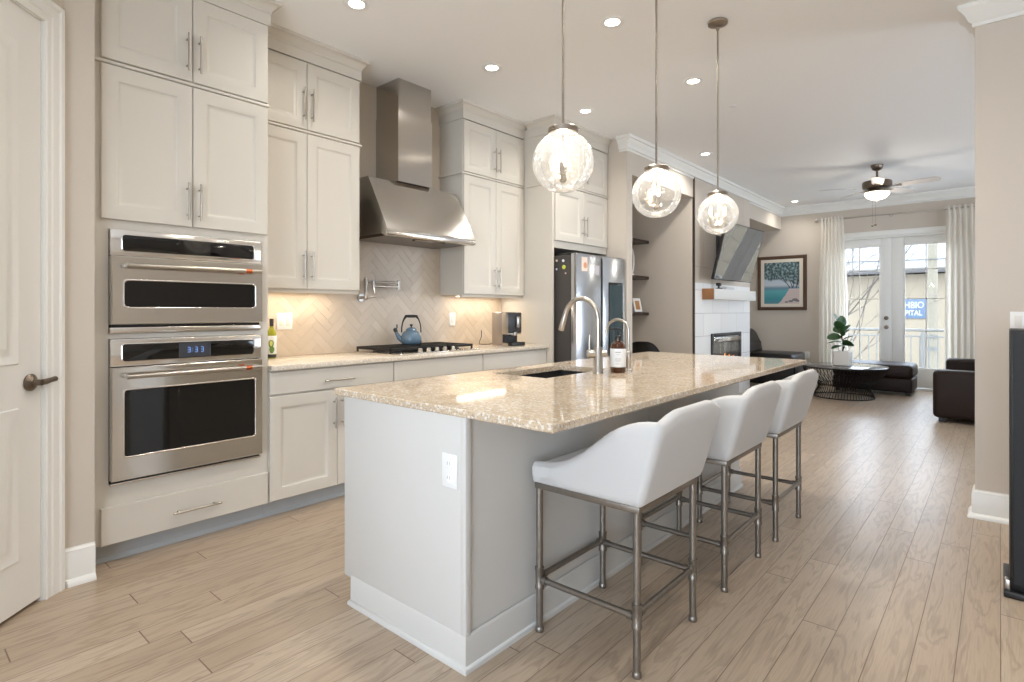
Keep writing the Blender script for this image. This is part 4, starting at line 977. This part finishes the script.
lo = thing('loop_ornament', 'pale curved loop ornament on the middle alcove shelf', 'ornament', (-3.74, 6.74, 1.7205))
obj('ornament_base', MB().lathe([(0, 1.7205), (.05, 1.7205), (.045, 1.745), (.02, 1.755), (0, 1.755)], (-3.74, 6.74, 0), 20), M['ceramic'], lo)
obj('loop', MB().tube([Vector((-3.74, 6.74, 1.75))+Vector((-.0, -.075*math.sin(t)+.0, .17-.17*math.cos(t))) if t < PI else Vector((-3.74, 6.74, 1.75))+Vector((0, -.075*math.sin(t)*1.0, .17-.17*math.cos(t))) for t in [R(a) for a in range(8, 353, 15)]], .013, 10), M['ceramic'], lo)
tag(obj('trinket_bowl', MB().lathe([(0, 0), (.02, 0), (.035, .012), (.042, .035), (.038, .035), (.03, .014), (0, .008)], (-3.70, 6.62, 1.7205), 20), M['mantelwood']), 'tiny brown bowl on the middle alcove shelf', 'bowl')
# shell chair
sc_ = thing('desk_chair', 'black rounded shell chair in the alcove behind the island', 'chair', (-3.42, 6.48, 0))
rows = []
for i in range(11):
    v = i/10; z = .46+.42*v; rr = []
    for j in range(17):
        u = j/16*2-1; e = 1-abs(u)**3*.35*v
        hw = .23+.02*math.sin(PI*v)
        y = hw*u*(1-.25*v*v*0); top = .46+.42*v*(1-.42*abs(u)**3.2)
        x = .2+.1*v-.19*u*u
        rr.append((x, y, top))
    rows.append(rr)
def shellpt(p): return (-3.28+p[0]*.35-p[1]*0.94, 6.62-p[0]*.94*0-p[1]*.35+.0, p[2])
Rz = Matrix.Rotation(R(-65), 3, 'Z')
mb = MB()
inn = [[Rz @ Vector((p[0]-.022, p[1]*.95, p[2]-.004)) + Vector((-3.42, 6.48, 0)) for p in r] for r in rows]
outr = [[Rz @ Vector(p) + Vector((-3.42, 6.48, 0)) for p in r] for r in rows]
A = mb.grid(outr); B_ = mb.grid(inn)
n1, n2 = len(A)-1, len(A[0])-1
for i in range(n1):
    mb.face([A[i][0], A[i+1][0], B_[i+1][0], B_[i][0]]); mb.face([A[i][n2], B_[i][n2], B_[i+1][n2], A[i+1][n2]])
for j in range(n2):
    mb.face([A[n1][j], A[n1][j+1], B_[n1][j+1], B_[n1][j]]); mb.face([A[0][j], B_[0][j], B_[0][j+1], A[0][j+1]])
obj('backrest', mb, M['leatherb'], sc_, smooth=60)
obj('seat', MB().box(-.23, .24, -.235, .235, .42, .47, .02, 3, M=Matrix.Translation((-3.42, 6.48, 0)) @ Rz.to_4x4()), M['leatherb'], sc_)
for sx in (-1, 1):
    for sy in (-1, 1):
        p = Rz @ Vector((sx*.17, sy*.17, 0)); q_ = Rz @ Vector((sx*.22, sy*.22, 0)); b0 = Vector((-3.42, 6.48, 0))
        obj('leg', MB().cyl(b0+p+ZF*.425, b0+q_, .014, .01, 12), M['wire'], sc_)

# ------------------------------------------------------------------ fireplace, mantel, television
fp = thing('fireplace', 'black-framed gas fireplace insert with flames in the white tiled wall', 'fireplace', (-2.99, 8.12, .3))
fy0, fy1, fz0, fz1 = 7.56, 8.69, .25, .94
mb = MB()
mb.box(-2.976, -2.95, fy0, fy0+.05, fz0, fz1, .003).box(-2.976, -2.95, fy1-.05, fy1, fz0, fz1, .003).box(-2.976, -2.95, fy0+.05, fy1-.05, fz1-.05, fz1, .003).box(-2.976, -2.95, fy0+.05, fy1-.05, fz0, fz0+.09, .003)
obj('metal_frame', mb, M['dark'], fp)
obj('hood_louver', MB().box(-2.976, -2.935, fy0+.05, fy1-.05, fz1-.13, fz1-.06, .008), M['steel'], fp)
obj('firebox_back', MB().box(-2.974, -2.970, fy0+.05, fy1-.05, fz0+.09, fz1-.06), M['firebox'] if 'firebox' in M else mat('firebox', (52, 50, 50), .5), fp)
fl = emis('gas_flame', (255, 150, 60), 6)
for k in range(7):
    y = fy0+.3+k*.085; hh = .16+.12*((k*37) % 5)/5
    obj('flame', MB().lathe([(0, 0), (.016, .01), (.022, .05), (.016, hh*.55), (.006, hh*.85), (0, hh)], (-2.957, y, fz0+.15), 10, Matrix.Diagonal((.45, 1, 1))), fl, fp)
for k in range(3):
    obj('log', MB().cyl((-2.957, fy0+.2+k*.25, fz0+.12), (-2.957, fy0+.45+k*.27, fz0+.145+.01*k), .013, n=10), M['mantelwood'], fp)
obj('glass_front', MB().box(-2.9515, -2.9495, fy0+.05, fy1-.05, fz0+.09, fz1-.13), M['glass'], fp)
mn = thing('mantel', 'box mantel shelf with a glare-white front and a wood end under the television', 'mantel', (-2.9, 8.1, 1.405))
obj('mantel_beam', MB().box(-2.975, -2.82, 7.29, 8.94, 1.405, 1.545, .002), M['trim'], mn)  # white front stands for window glare on the wood
obj('wood_end', MB().box(-2.975, -2.822, 7.262, 7.29, 1.403, 1.547, .002), M['mantelwood'], mn)
tv = thing('television', 'large black flat screen tilted forward above the mantel', 'television', (-2.7, 7.93, 1.66))
TB = Vector((-2.775, 7.14, 1.655)); tu = Vector((.045, 1, .0)).normalized(); tvv = Vector((.2, .03, .78)).normalized(); tvv = (tvv-tu*tvv.dot(tu)).normalized(); tn = tu.cross(tvv)
TW, TH = 1.27, .75
obj('tv_cabinet', MB().loops(TB-tn*.035, tu, tvv, tn, TW, TH, [(0, 0), (0, .033), (.002, .035), (.01, .035), (.011, .033), (.02, .033)]), M['dark'], tv)
m, nt, b = newmat('glossy_tv_glass'); b.inputs['Base Color'].default_value = (*lin((20, 20, 22)), 1); b.inputs['Roughness'].default_value = .03; b.inputs['IOR'].default_value = 3.4
obj('screen', MB().loops(TB-tn*.002+tu*.011+tvv*.011, tu, tvv, tn, TW-.022, TH-.022, [(0, 0), (0, .0012)]), m, tv)
cc = TB+tu*TW/2+tvv*TH/2-tn*.035
mb = MB().box(-2.974, -2.955, 7.75, 8.1, 1.9, 2.3, .003)
mb.tube([(-2.955, 7.92, 2.1), cc+tvv*.05-tn*.03], .022, 10).tube([(-2.955, 7.92, 2.0), cc-tvv*.1-tn*.015], .018, 10)
obj('wall_bracket', mb, M['black'], tv)
obj('mount_plate', MB().loops(cc-tu*.22-tvv*.2-tn*.02, tu, tvv, tn, .44, .4, [(0, 0), (0, .019)]), M['black'], tv)
obj('brace_rail', MB().loops(TB+tu*.05+tvv*.12-tn*.06, tu, tvv, tn, .05, .5, [(0, 0), (0, .024)]), M['black'], tv)
mbx = thing('desk_gadget', 'small black device on a round foot on the mantel below the television', 'device', (-2.89, 7.62, 1.5455))
obj('foot', MB().lathe([(0, 0), (.055, 0), (.05, .012), (.015, .02), (.012, .05), (0, .05)], (-2.89, 7.62, 1.5455), 20), M['black'], mbx)
obj('device_head', MB().box(-2.92, -2.86, 7.585, 7.655, 1.59, 1.635, .012), M['black'], mbx)
tag(obj('media_box', MB().box(-2.95, -2.85, 7.80, 8.12, 1.5455, 1.585, .004), mat('pale_grey_plastic', (206, 206, 208), .3)), 'flat pale grey box on the mantel below the television', 'device')

# ------------------------------------------------------------------ framed picture on the far wall
pc = thing('framed_picture', 'brown framed beach picture with a tree on the far wall', 'picture', (-2.985, 10.89, 1.265))
px0, px1, pz0, pz1 = -3.40, -2.57, 1.262, 2.245
XB = -XF; 
obj('frame', MB().loops((px0, 10.899, pz0), XF, ZF, -YF, px1-px0, pz1-pz0, [(0, 0), (0, .02), (.008, .032), (.03, .036), (.05, .028), (.058, .018), (.07, .018)]), M['framewood'], pc)
obj('mat_board', MB().loops((px0+.06, 10.881, pz0+.06), XF, ZF, -YF, px1-px0-.12, pz1-pz0-.12, [(0, 0), (0, .002), (.05, .002), (.053, .0012), (.06, .0012)]), M['matboard'], pc)
m, nt, b = newmat('beach_print'); L = nt.links.new
tc = N(nt, 'ShaderNodeTexCoord'); sp = N(nt, 'ShaderNodeSeparateXYZ'); L(tc.outputs['Generated'], sp.inputs[0])
def ramp(stops, src):
    r = N(nt, 'ShaderNodeValToRGB'); e = r.color_ramp.elements
    e[0].position, e[0].color = stops[0][0], (*lin(stops[0][1]), 1); e[1].position, e[1].color = stops[-1][0], (*lin(stops[-1][1]), 1)
    for p_, c_ in stops[1:-1]:
        q2 = e.new(p_); q2.color = (*lin(c_), 1)
    L(src, r.inputs[0]); return r.outputs[0]
nz = N(nt, 'ShaderNodeTexNoise', inp={'Scale': 3.5, 'Detail': 5.}); L(tc.outputs['Generated'], nz.inputs['Vector'])
nf = N(nt, 'ShaderNodeTexNoise', inp={'Scale': 16., 'Detail': 4.}); L(tc.outputs['Generated'], nf.inputs['Vector'])
base = ramp([(0, (88, 140, 150)), (.12, (70, 150, 160)), (.3, (96, 170, 178)), (.38, (110, 140, 160)), (.45, (196, 206, 214)), (.6, (186, 200, 214)), (1, (150, 178, 190))], sp.outputs[2])
# sand: lower right wedge
a1 = N(nt, 'ShaderNodeMath', operation='MULTIPLY_ADD', inp={1: -.85, 2: .95}); L(sp.outputs[0], a1.inputs[0])
d1_ = N(nt, 'ShaderNodeMath', operation='SUBTRACT'); L(a1.outputs[0], d1_.inputs[1])
zz = N(nt, 'ShaderNodeMath', operation='MULTIPLY_ADD', inp={1: .25, 2: .0}); L(nz.outputs['Fac'], zz.inputs[0])
z2 = N(nt, 'ShaderNodeMath', operation='ADD'); L(sp.outputs[2], z2.inputs[0]); L(zz.outputs[0], z2.inputs[1])
gt = N(nt, 'ShaderNodeMath', operation='LESS_THAN', inp={1: .36}); L(sp.outputs[2], gt.inputs[0])
xr = N(nt, 'ShaderNodeMath', operation='MULTIPLY_ADD', inp={1: .9, 2: .42}); L(z2.outputs[0], xr.inputs[0])
xr2 = N(nt, 'ShaderNodeMath', operation='MULTIPLY_ADD', inp={1: 1.05, 2: .24}); L(z2.outputs[0], xr2.inputs[0])
sg = N(nt, 'ShaderNodeMath', operation='GREATER_THAN'); L(sp.outputs[0], sg.inputs[0]); L(xr2.outputs[0], sg.inputs[1])
sm_ = N(nt, 'ShaderNodeMath', operation='MULTIPLY'); L(sg.outputs[0], sm_.inputs[0]); L(gt.outputs[0], sm_.inputs[1])
x1 = N(nt, 'ShaderNodeMix', data_type='RGBA'); L(sm_.outputs[0], x1.inputs[0]); L(base, x1.inputs[6]); x1.inputs[7].default_value = (*lin((206, 190, 186)), 1)
# foliage: upper area
zf = N(nt, 'ShaderNodeMath', operation='MULTIPLY_ADD', inp={1: .55}); L(nz.outputs['Fac'], zf.inputs[0]); L(sp.outputs[2], zf.inputs[2])
xf_ = N(nt, 'ShaderNodeMath', operation='MULTIPLY_ADD', inp={1: .12}); L(sp.outputs[0], xf_.inputs[0]); L(zf.outputs[0], xf_.inputs[2])
fg = N(nt, 'ShaderNodeMapRange', inp={'From Min': .86, 'From Max': .92}); L(xf_.outputs[0], fg.inputs[0])
fc_ = ramp([(.35, (52, 66, 68)), (.5, (88, 110, 112)), (.62, (150, 172, 178))], nf.outputs['Fac'])
x2 = N(nt, 'ShaderNodeMix', data_type='RGBA'); L(fg.outputs[0], x2.inputs[0]); L(x1.outputs[2], x2.inputs[6]); L(fc_, x2.inputs[7])
L(x2.outputs[2], b.inputs['Base Color']); b.inputs['Roughness'].default_value = .4
pr_ = obj('print', MB().box(-3.282, -2.688, 10.8785, 10.8798, 1.38, 2.127), m, pc)
mb = MB()
def flat_branch(p, q_, r): mb.tube([(p[0], 10.878, p[1]), ((p[0]+q_[0])/2+.01, 10.878, (p[1]+q_[1])/2-.01), (q_[0], 10.878, q_[1])], [r, r*.8, r*.5], 6)
for p, q_, r in (((-2.80, 1.66), (-2.86, 1.82), .008), ((-2.84, 1.66), (-2.96, 1.84), .008), ((-2.74, 1.66), (-2.72, 1.85), .008), ((-2.79, 1.67), (-2.79, 1.86), .006), ((-2.9, 1.75), (-3.02, 1.84), .005)): flat_branch(p, q_, r)
obj('painted_branches', mb, mat('painted_bark', (64, 56, 56), .6), pr_)
mb = MB()
for x, z, r in ((-2.76, 1.45, .05), (-2.83, 1.425, .04), (-2.72, 1.43, .035), (-2.9, 1.41, .03)): mb.lathe([(0, 0), (r, 0), (r*.8, .0006), (0, .0008)], (x, 10.8785, z), 14, Matrix.Rotation(R(90), 3, 'X') @ Matrix.Diagonal((1, .5, 1)))
obj('painted_rocks', mb, mat('painted_rock', (120, 118, 122), .6, var=.3), pr_)

# ------------------------------------------------------------------ curtains
m, nt, b = newmat('sheer_white_curtain'); nt.nodes.remove(b)
df = N(nt, 'ShaderNodeBsdfDiffuse', inp={0: (*lin((246, 243, 237)), 1)}); tl = N(nt, 'ShaderNodeBsdfTranslucent', inp={0: (*lin((250, 245, 236)), 1)})
tr = N(nt, 'ShaderNodeBsdfTransparent'); a_ = N(nt, 'ShaderNodeMixShader', inp={0: .5}); c_ = N(nt, 'ShaderNodeMixShader', inp={0: .22})
nt.links.new(df.outputs[0], a_.inputs[1]); nt.links.new(tl.outputs[0], a_.inputs[2]); nt.links.new(a_.outputs[0], c_.inputs[1]); nt.links.new(tr.outputs[0], c_.inputs[2])
nt.links.new(c_.outputs[0], nt.nodes['Material Output'].inputs[0]); M['sheer'] = m
rod = thing('curtain_rod', 'thin grey curtain rod across the top of the french doors', 'curtain rod', (-1.2, 10.76, 2.80))
obj('rod', MB().cyl((-2.36, 10.76, 2.80), (.0, 10.76, 2.80), .0125, n=14), M['nickel'], rod)
for x in (-2.385, .02): obj('finial', MB().ball((x, 10.76, 2.80), .033), M['nickel'], rod)
for x in (-2.30, -1.33, -.08): obj('bracket', MB().tube([(x, 10.90, 2.80), (x, 10.80, 2.80), (x, 10.765, 2.785)], .008, 8).lathe([(0, 0), (.03, 0), (.03, .006), (0, .006)], (x, 10.899, 2.80), 16, Matrix.Rotation(R(90), 3, 'X')), M['nickel'], rod)
def curtain(x0t, x1t, x0b, x1b, folds, ph, label):
    nx = folds*10; rows = []
    for i in range(25):
        v = i/24; z = 2.83-2.815*v; f = min(1, v*4); row = []
        for j in range(nx+1):
            u = j/nx; x = (x0t+(x1t-x0t)*u)*(1-smooth(0, .5, v))+(x0b+(x1b-x0b)*u)*smooth(0, .5, v)
            am = .012+.016*f
            y = 10.76-.012+am*math.sin(2*PI*folds*u+ph+.5*math.sin(3*v+u*4))+.012*math.sin(7*u+2*v)
            row.append((x+.012*f*math.sin(4*PI*folds*u+v*2), y, z))
        rows.append(row)
    t = thing('curtain', label, 'curtain', ((x0t+x1t)/2, 10.76, 0), 'sheer curtains at the french doors')
    o = obj('curtain_cloth', MB().grid(rows) and None or (lambda mb_: (mb_.grid(rows), mb_)[1])(MB()), M['sheer'], t, smooth=180)
    sol = o.modifiers.new('cloth', 'SOLIDIFY'); sol.thickness = .0015
    hd_ = MB()
    for k in range(folds): hd_.tube([(x0t+(x1t-x0t)*(k+.5)/folds, 10.735, 2.84), (x0t+(x1t-x0t)*(k+.5)/folds, 10.735, 2.74)], [.014, .008], 8)
    obj('pinch_pleats', hd_, M['sheer'], t)
curtain(-2.32, -1.98, -2.36, -1.93, 7, .4, 'white sheer curtain left of the french doors behind the potted plant')
curtain(-.62, -.02, -.64, .02, 9, 1.1, 'white sheer curtain right of the french doors, beside the dark sofa')

# ------------------------------------------------------------------ coffee table and plant
tx_, ty_ = -1.72, 9.35
ct = thing('coffee_table', 'round glass coffee table on a flared black wire base', 'coffee table', (tx_, ty_, 0))
mb = MB(); NW = 64
def prof_r(z): return .43-.13*smooth(0, .2, z) + .27*max(0, (z-.2)/.215)**.8*(1 if z > .2 else 0)
for k in range(NW):
    a = 2*PI*k/NW; pts = []
    for i in range(11):
        z = .008+.43*i/10; r = .385-.07*smooth(0, .19, z)+(.215*math.sin(min(1, max(0, (z-.17)/.27))*PI/2))
        aa = a+.25*z; pts.append((tx_+r*math.cos(aa), ty_+r*math.sin(aa), z))
    mb.tube(pts, .0042, 5, cap=False)
obj('wire_cage', mb, M['wire'], ct)
for r, z, t_ in ((.385, .008, .007), (.33, .19, .004), (.53, .436, .006)):
    obj('ring', MB().tube([(tx_+r*math.cos(2*PI*k/56), ty_+r*math.sin(2*PI*k/56), z) for k in range(56)], t_, 8, closed=True), M['wire'], ct)
obj('glass_top', MB().lathe([(0, .444), (.545, .444), (.551, .448), (.551, .453), (.545, .457), (0, .457)], (tx_, ty_, 0), 64), M['tintglass'], ct)
PZ = .024
pl = thing('potted_plant', 'fiddle-leaf plant in a white pot on the coffee table', 'plant', (-1.735, 9.36, .4575))
pcx, pcy = -1.735, 9.36
obj('pot', MB().loops((pcx-.11, pcy-.11, .4575), XF, YF, ZF, .22, .22, [(.012, 0), (0, .01), (0, .205), (.008, .21), (.016, .205), (.018, .18)], .03), M['ceramic'], pl)
obj('soil', MB().loops((pcx-.09, pcy-.09, .624), XF, YF, ZF, .18, .18, [(0, 0), (0, .012), (.01, .016)], .02), M['soil'], pl)
obj('stem', MB().tube([(pcx, pcy, .624), (pcx+.01, pcy, .77), (pcx-.015, pcy, .9), (pcx-.03, pcy, 1.02)], [.011, .009, .007, .004], 8).tube([(pcx+.005, pcy, .68), (pcx+.05, pcy, .8), (pcx+.08, pcy+.01, .9)], [.007, .005, .003], 8), M['soil'], pl)
def leaf(base, dirv, L_, wd):
    d = Vector(dirv).normalized(); sd_ = d.cross(ZF); sd_ = sd_.normalized() if sd_.length > .05 else Vector((1, 0, 0)); rl_ = random.uniform(-.95, .95); sd_ = (Matrix.Rotation(rl_, 3, d) @ sd_); up = sd_.cross(d); rows = []
    for i in range(9):
        t = i/8; ww = 1.3*wd*(math.sin(PI*min(1, t*.92+.04))**.7)*(.75+.45*t)*.62; L_ = L_; c0 = Vector(base)+d*L_*1.2*t-ZF*.25*L_*t*t*max(0, 1-abs(d.z))
        rows.append([c0+sd_*ww*s_+up*(.18*ww*abs(s_)) for s_ in (-1, -.5, 0, .5, 1)])
    mb = MB(); mb.grid(rows); o = obj('leaf', mb, M['leaf'], pl, smooth=80)
    s2 = o.modifiers.new('leaf', 'SOLIDIFY'); s2.thickness = .002
for bz, dv_, L_, wd in ((1.0, (-.45, -.1, .9), .17, .085), (.98, (.25, .5, .8), .15, .08), (.93, (-.15, -.55, .75), .17, .085), (.9, (-.5, .5, .55), .15, .08), (.9, (.55, -.3, .65), .16, .085), (.86, (.3, .6, .5), .15, .08), (.84, (-.8, -.3, .12), .16, .085),
        (.8, (.65, .2, .35), .15, .085), (.8, (0, -.8, .4), .15, .085), (.77, (-.85, .1, .05), .17, .09), (.74, (.7, -.4, .2), .15, .085), (.72, (.2, -.7, .1), .13, .08), (.72, (-.6, -.5, -.1), .13, .07), (.95, (.0, .0, 1), .17, .085), (.86, (.05, -.6, .6), .14, .08)):
    leaf((pcx-.02*(bz-.7)/.3, pcy, bz+PZ), dv_, L_, wd)

# ------------------------------------------------------------------ dark leather seating
def cush(x0, x1, y0, y1, z0, z1, b=.04): return MB().box(x0, x1, y0, y1, z0, z1, b, 4)
ott = thing('ottoman', 'long low dark leather ottoman in front of the french doors', 'ottoman', (-1.46, 10.33, 0))
obj('ottoman_base', cush(-1.99, -.965, 10.0, 10.68, .05, .25, .02), M['leather'], ott)
obj('ottoman_cushion', cush(-2.0, -.955, 9.985, 10.69, .245, .455, .06), M['leather'], ott)
for x in (-1.93, -1.02):
    for y in (10.06, 10.62): obj('leg', MB().box(x-.025, x+.025, y-.025, y+.025, 0, .055), M['black'], ott)
so = thing('sofa', 'dark brown leather sofa with square arms beside the wall end', 'sofa', (-.1, 8.95, 0))
sx0, sx1, sy0, sy1 = -.575, .38, 7.9, 10.15
obj('arm', cush(sx0, sx1, sy0, sy0+.24, .05, .585, .05), M['leather'], so)
obj('arm', cush(sx0, sx1, sy1-.24, sy1, .05, .585, .05), M['leather'], so)
obj('sofa_base', cush(sx0+.03, sx1, sy0+.2, sy1-.2, .06, .27, .02), M['leather'], so)
for k in range(2):
    a = sy0+.24+k*.885; obj('seat_cushion', cush(sx0+.01, sx1-.25, a, a+.88, .26, .42, .04), M['leather'], so)
    obj('back_cushion', cush(sx1-.3, sx1-.02, a, a+.88, .40, .80, .06), M['leather'], so)
obj('backrest', cush(sx1-.12, sx1+.03, sy0+.02, sy1-.02, .05, .76, .04), M['leather'], so)
for x in (sx0+.08, sx1-.06):
    for y in (sy0+.08, sy1-.08): obj('foot', MB().box(x-.03, x+.03, y-.03, y+.03, 0, .06), M['black'], so)
cl = thing('chaise_longue', 'long black leather chaise in the corner below the beach picture', 'chaise longue', (-3.0, 9.85, 0))
obj('seat_base', cush(-3.5, -2.40, 9.45, 10.2, .08, .40, .03), M['leatherb'], cl)
obj('seat_cushion', cush(-3.4, -2.43, 9.43, 10.22, .39, .575, .06), M['leatherb'], cl)
rows = []
mb = MB(); bp_ = [(-3.27, .55), (-3.09, .57), (-3.13, .72), (-3.2, .88), (-3.27, .95), (-3.36, .95), (-3.42, .86), (-3.45, .55)]
mb.prism([(x, 9.45, z) for x, z in bp_], (0, .75, 0)); bmesh.ops.bevel(mb.bm, geom=mb.bm.edges[:], offset=.035, segments=3, affect='EDGES', profile=.5)
obj('backrest', mb, M['leatherb'], cl, smooth=60)
for x in (-3.42, -2.48):
    for y in (9.52, 10.12): obj('leg', MB().cyl((x, y, 0), (x, y, .1), .02, n=12), M['black'], cl)

# ------------------------------------------------------------------ right edge: black tower, switch plate
sp_ = thing('floor_speaker', 'tall black cloth-faced tower cut by the right edge of the photo', 'speaker', (.2, 3.45, 0))
obj('cabinet_body', MB().box(.033, .36, 3.30, 3.62, .03, 1.172, .006), M['black'], sp_)
obj('cloth_front', MB().box(.045, .348, 3.290, 3.302, .06, 1.16, .004), M['blackcloth'], sp_)
obj('foot_plate', MB().box(.012, .38, 3.275, 3.64, 0, .03, .006), M['black'], sp_)
obj('foot_bracket', MB().box(.016, .034, 3.29, 3.33, .03, .075, .003), M['nickel'], sp_)
t = thing('light_switch', 'white light switch plate above the black tower at the right edge', 'light switch', (.105, 4.428, 1.14))
obj('wall_plate', MB().box(.045, .165, 4.424, 4.43, 1.135, 1.25, .002), M['white'], t)
for x in (.08, .13): obj('rocker', MB().box(x-.016, x+.016, 4.421, 4.4245, 1.16, 1.226, .001), M['ceramic'], t)
t = thing('wall_outlet', 'small white outlet on the far wall below the beach picture', 'outlet', (-2.56, 10.897, .43))
obj('wall_plate', MB().box(-2.60, -2.525, 10.894, 10.9, .42, .535, .002), M['white'], t)
obj('socket', MB().box(-2.578, -2.547, 10.8925, 10.8945, .44, .515, .001), M['ceramic'], t)

# ------------------------------------------------------------------ outside the french doors
balc = MB().box(-4.0, 2.0, 11.05, 12.45, -.15, -.02)
struct('balcony_floor', balc, mat('pale_concrete', (206, 204, 200), .8), label='pale balcony floor beyond the french doors', cat='balcony')
rl = thing('balcony_railing', 'white balcony railing beyond the french doors', 'railing', (-1.2, 12.35, -.02))
mb = MB().box(-4.0, 2.0, 12.32, 12.38, .88, .93, .006).box(-4.0, 2.0, 12.335, 12.365, .78, .81, .004).box(-4.0, 2.0, 12.335, 12.365, .08, .11, .004)
M['rail'] = mat('grey_white_rail', (112, 112, 110), .5); obj('rail', mb, M['rail'], rl)
for x in (-3.9, -2.6, -1.03, -.35, 1.0): obj('post', MB().box(x-.035, x+.035, 12.315, 12.385, -.02, .93, .004), M['rail'], rl)
mb = MB()
for k in range(46): mb.box(-3.95+k*.13, -3.932+k*.13, 12.342, 12.358, .11, .78)
obj('balusters', mb, M['rail'], rl)
M['bwall'] = mat('pale_building_wall', (102, 92, 76), .85, var=.05); M['broof'] = brickmat('metal_roof', (84, 81, 77), (78, 75, 71), (56, 53, 50), .45, 3.0, .02, 0, .5)
bd = thing('building', 'pale building with a grey metal roof across the street', 'building', (-3, 27, -4))
obj('building_wall', MB().box(-16, 10, 24.0, 34, -4, 2.52), M['bwall'], bd)
obj('roof', MB().prism([(-16.5, 23.5, 2.62), (-16.5, 23.5, 2.72), (-16.5, 29, 6.4), (-16.5, 34.5, 2.72), (-16.5, 34.5, 2.62)], (27, 0, 0)), M['broof'], bd)
obj('gutter', MB().box(-16.5, 10.5, 23.42, 23.55, 2.54, 2.68, .01), mat('dark_gutter', (40, 37, 35), .5), bd)
tag(obj('street', MB().box(-30, 25, 12.6, 60, -4.2, -4.0), mat('asphalt', (150, 150, 150), .9)), 'grey street ground below the balcony', 'street', kind='structure')
sgn = thing('wall_sign', 'blue sign with white capital letters on the building outside', 'sign', (-2.2, 23.98, .98))
obj('sign_board', MB().box(-2.9, -1.845, 23.95, 23.998, .98, 1.67, .004), mat('blue_sign', (46, 62, 80), .5), sgn)
def text_mesh(s, size, x, z, y, name, parent, mt, bold=.004, sx=1.0):
    cu = bpy.data.curves.new(name, 'FONT'); cu.body = s; cu.size = size; cu.extrude = .004; cu.offset = bold; cu.align_x = 'RIGHT'
    tmp = bpy.data.objects.new('tmp', cu); COL.objects.link(tmp)
    dg = bpy.context.evaluated_depsgraph_get(); me = bpy.data.meshes.new_from_object(tmp.evaluated_get(dg))
    bpy.data.objects.remove(tmp); bpy.data.curves.remove(cu)
    me.materials.clear(); me.materials.append(mt); me.name = name
    me.transform(Matrix.Translation(Vector((x, y, z))-wloc(parent)) @ Matrix.Rotation(R(90), 4, 'X') @ Matrix.Diagonal((sx, 1, 1, 1)))
    o = bpy.data.objects.new(name, me); COL.objects.link(o); o.parent = parent; return o
ml = mat('sign_white', (128, 130, 132), .5)
text_mesh('HBIO', .31, -1.97, 1.345, 23.945, 'sign_lettering', sgn, ml, sx=.78); text_mesh('PITAL', .25, -2.03, 1.09, 23.945, 'sign_lettering', sgn, ml, sx=.78)
up_ = thing('utility_pole', 'weathered utility pole in front of the building outside', 'utility pole', (-1.163, 16, -4))
obj('pole', MB().cyl((-1.163, 16, -4), (-1.163, 16, 7), .11, .085, n=18), mat('weathered_pole', (88, 82, 69), .85, var=.18, bump=(30, .5)), up_)
for z in (.35, .62): obj('pole_band', MB().cyl((-1.163, 16, z), (-1.163, 16, z+.07), .115, n=18), mat('grey_band', (60, 60, 58), .5), up_)
tag(obj('overhead_wire', MB().tube([(-20, 16, 2.75), (-1.163, 15.9, 2.42), (20, 16, 2.75)], .012, 6), M['dark']), 'thin overhead wire crossing in front of the metal roof', 'wire')
def tree(name, x, y, label, seed, lean_, h):
    rnd = random.Random(seed); mb = MB()
    def br(p, d, L_, r, dep):
        pts = [p]; q2 = p; dd = d
        for k in range(4):
            dd = (dd+Vector((rnd.uniform(-.3, .3), rnd.uniform(-.3, .3), rnd.uniform(-.05, .16)))).normalized(); q2 = q2+dd*L_/4; pts.append(q2)
        mb.tube(pts, [r*(1-.14*k) for k in range(5)], 6 if dep < 3 else 4)
        if dep < 4:
            for k in range(3 if dep else 5):
                i = rnd.choice((2, 3, 4)); a = rnd.uniform(0, 2*PI)
                nd = (dd*.75+Vector((math.cos(a)*.6, math.sin(a)*.6, rnd.uniform(.1, .5)))).normalized()
                br(pts[i], nd, L_*rnd.uniform(.55, .75), r*.5, dep+1)
    br(Vector((x, y, -4)), Vector((lean_, 0, 1)).normalized(), h, .05, 0)
    t = thing(name, label, 'tree', (x, y, -4)); obj('branches', mb, M['bark'], t)
M['bark'] = mat('bare_bark', (46, 38, 32), .9)
tree('bare_tree', -3.1, 14.6, 'bare leafless tree outside the left french door', 3, -.02, 4.6)
tree('bare_tree', -3.6, 18.3, 'slim bare tree behind the left french door glass, nearer the building', 11, -.02, 4.2)
tree('bare_tree', -5.2, 20.6, 'bare tree against the building wall behind the left curtain', 21, .05, 3.8)
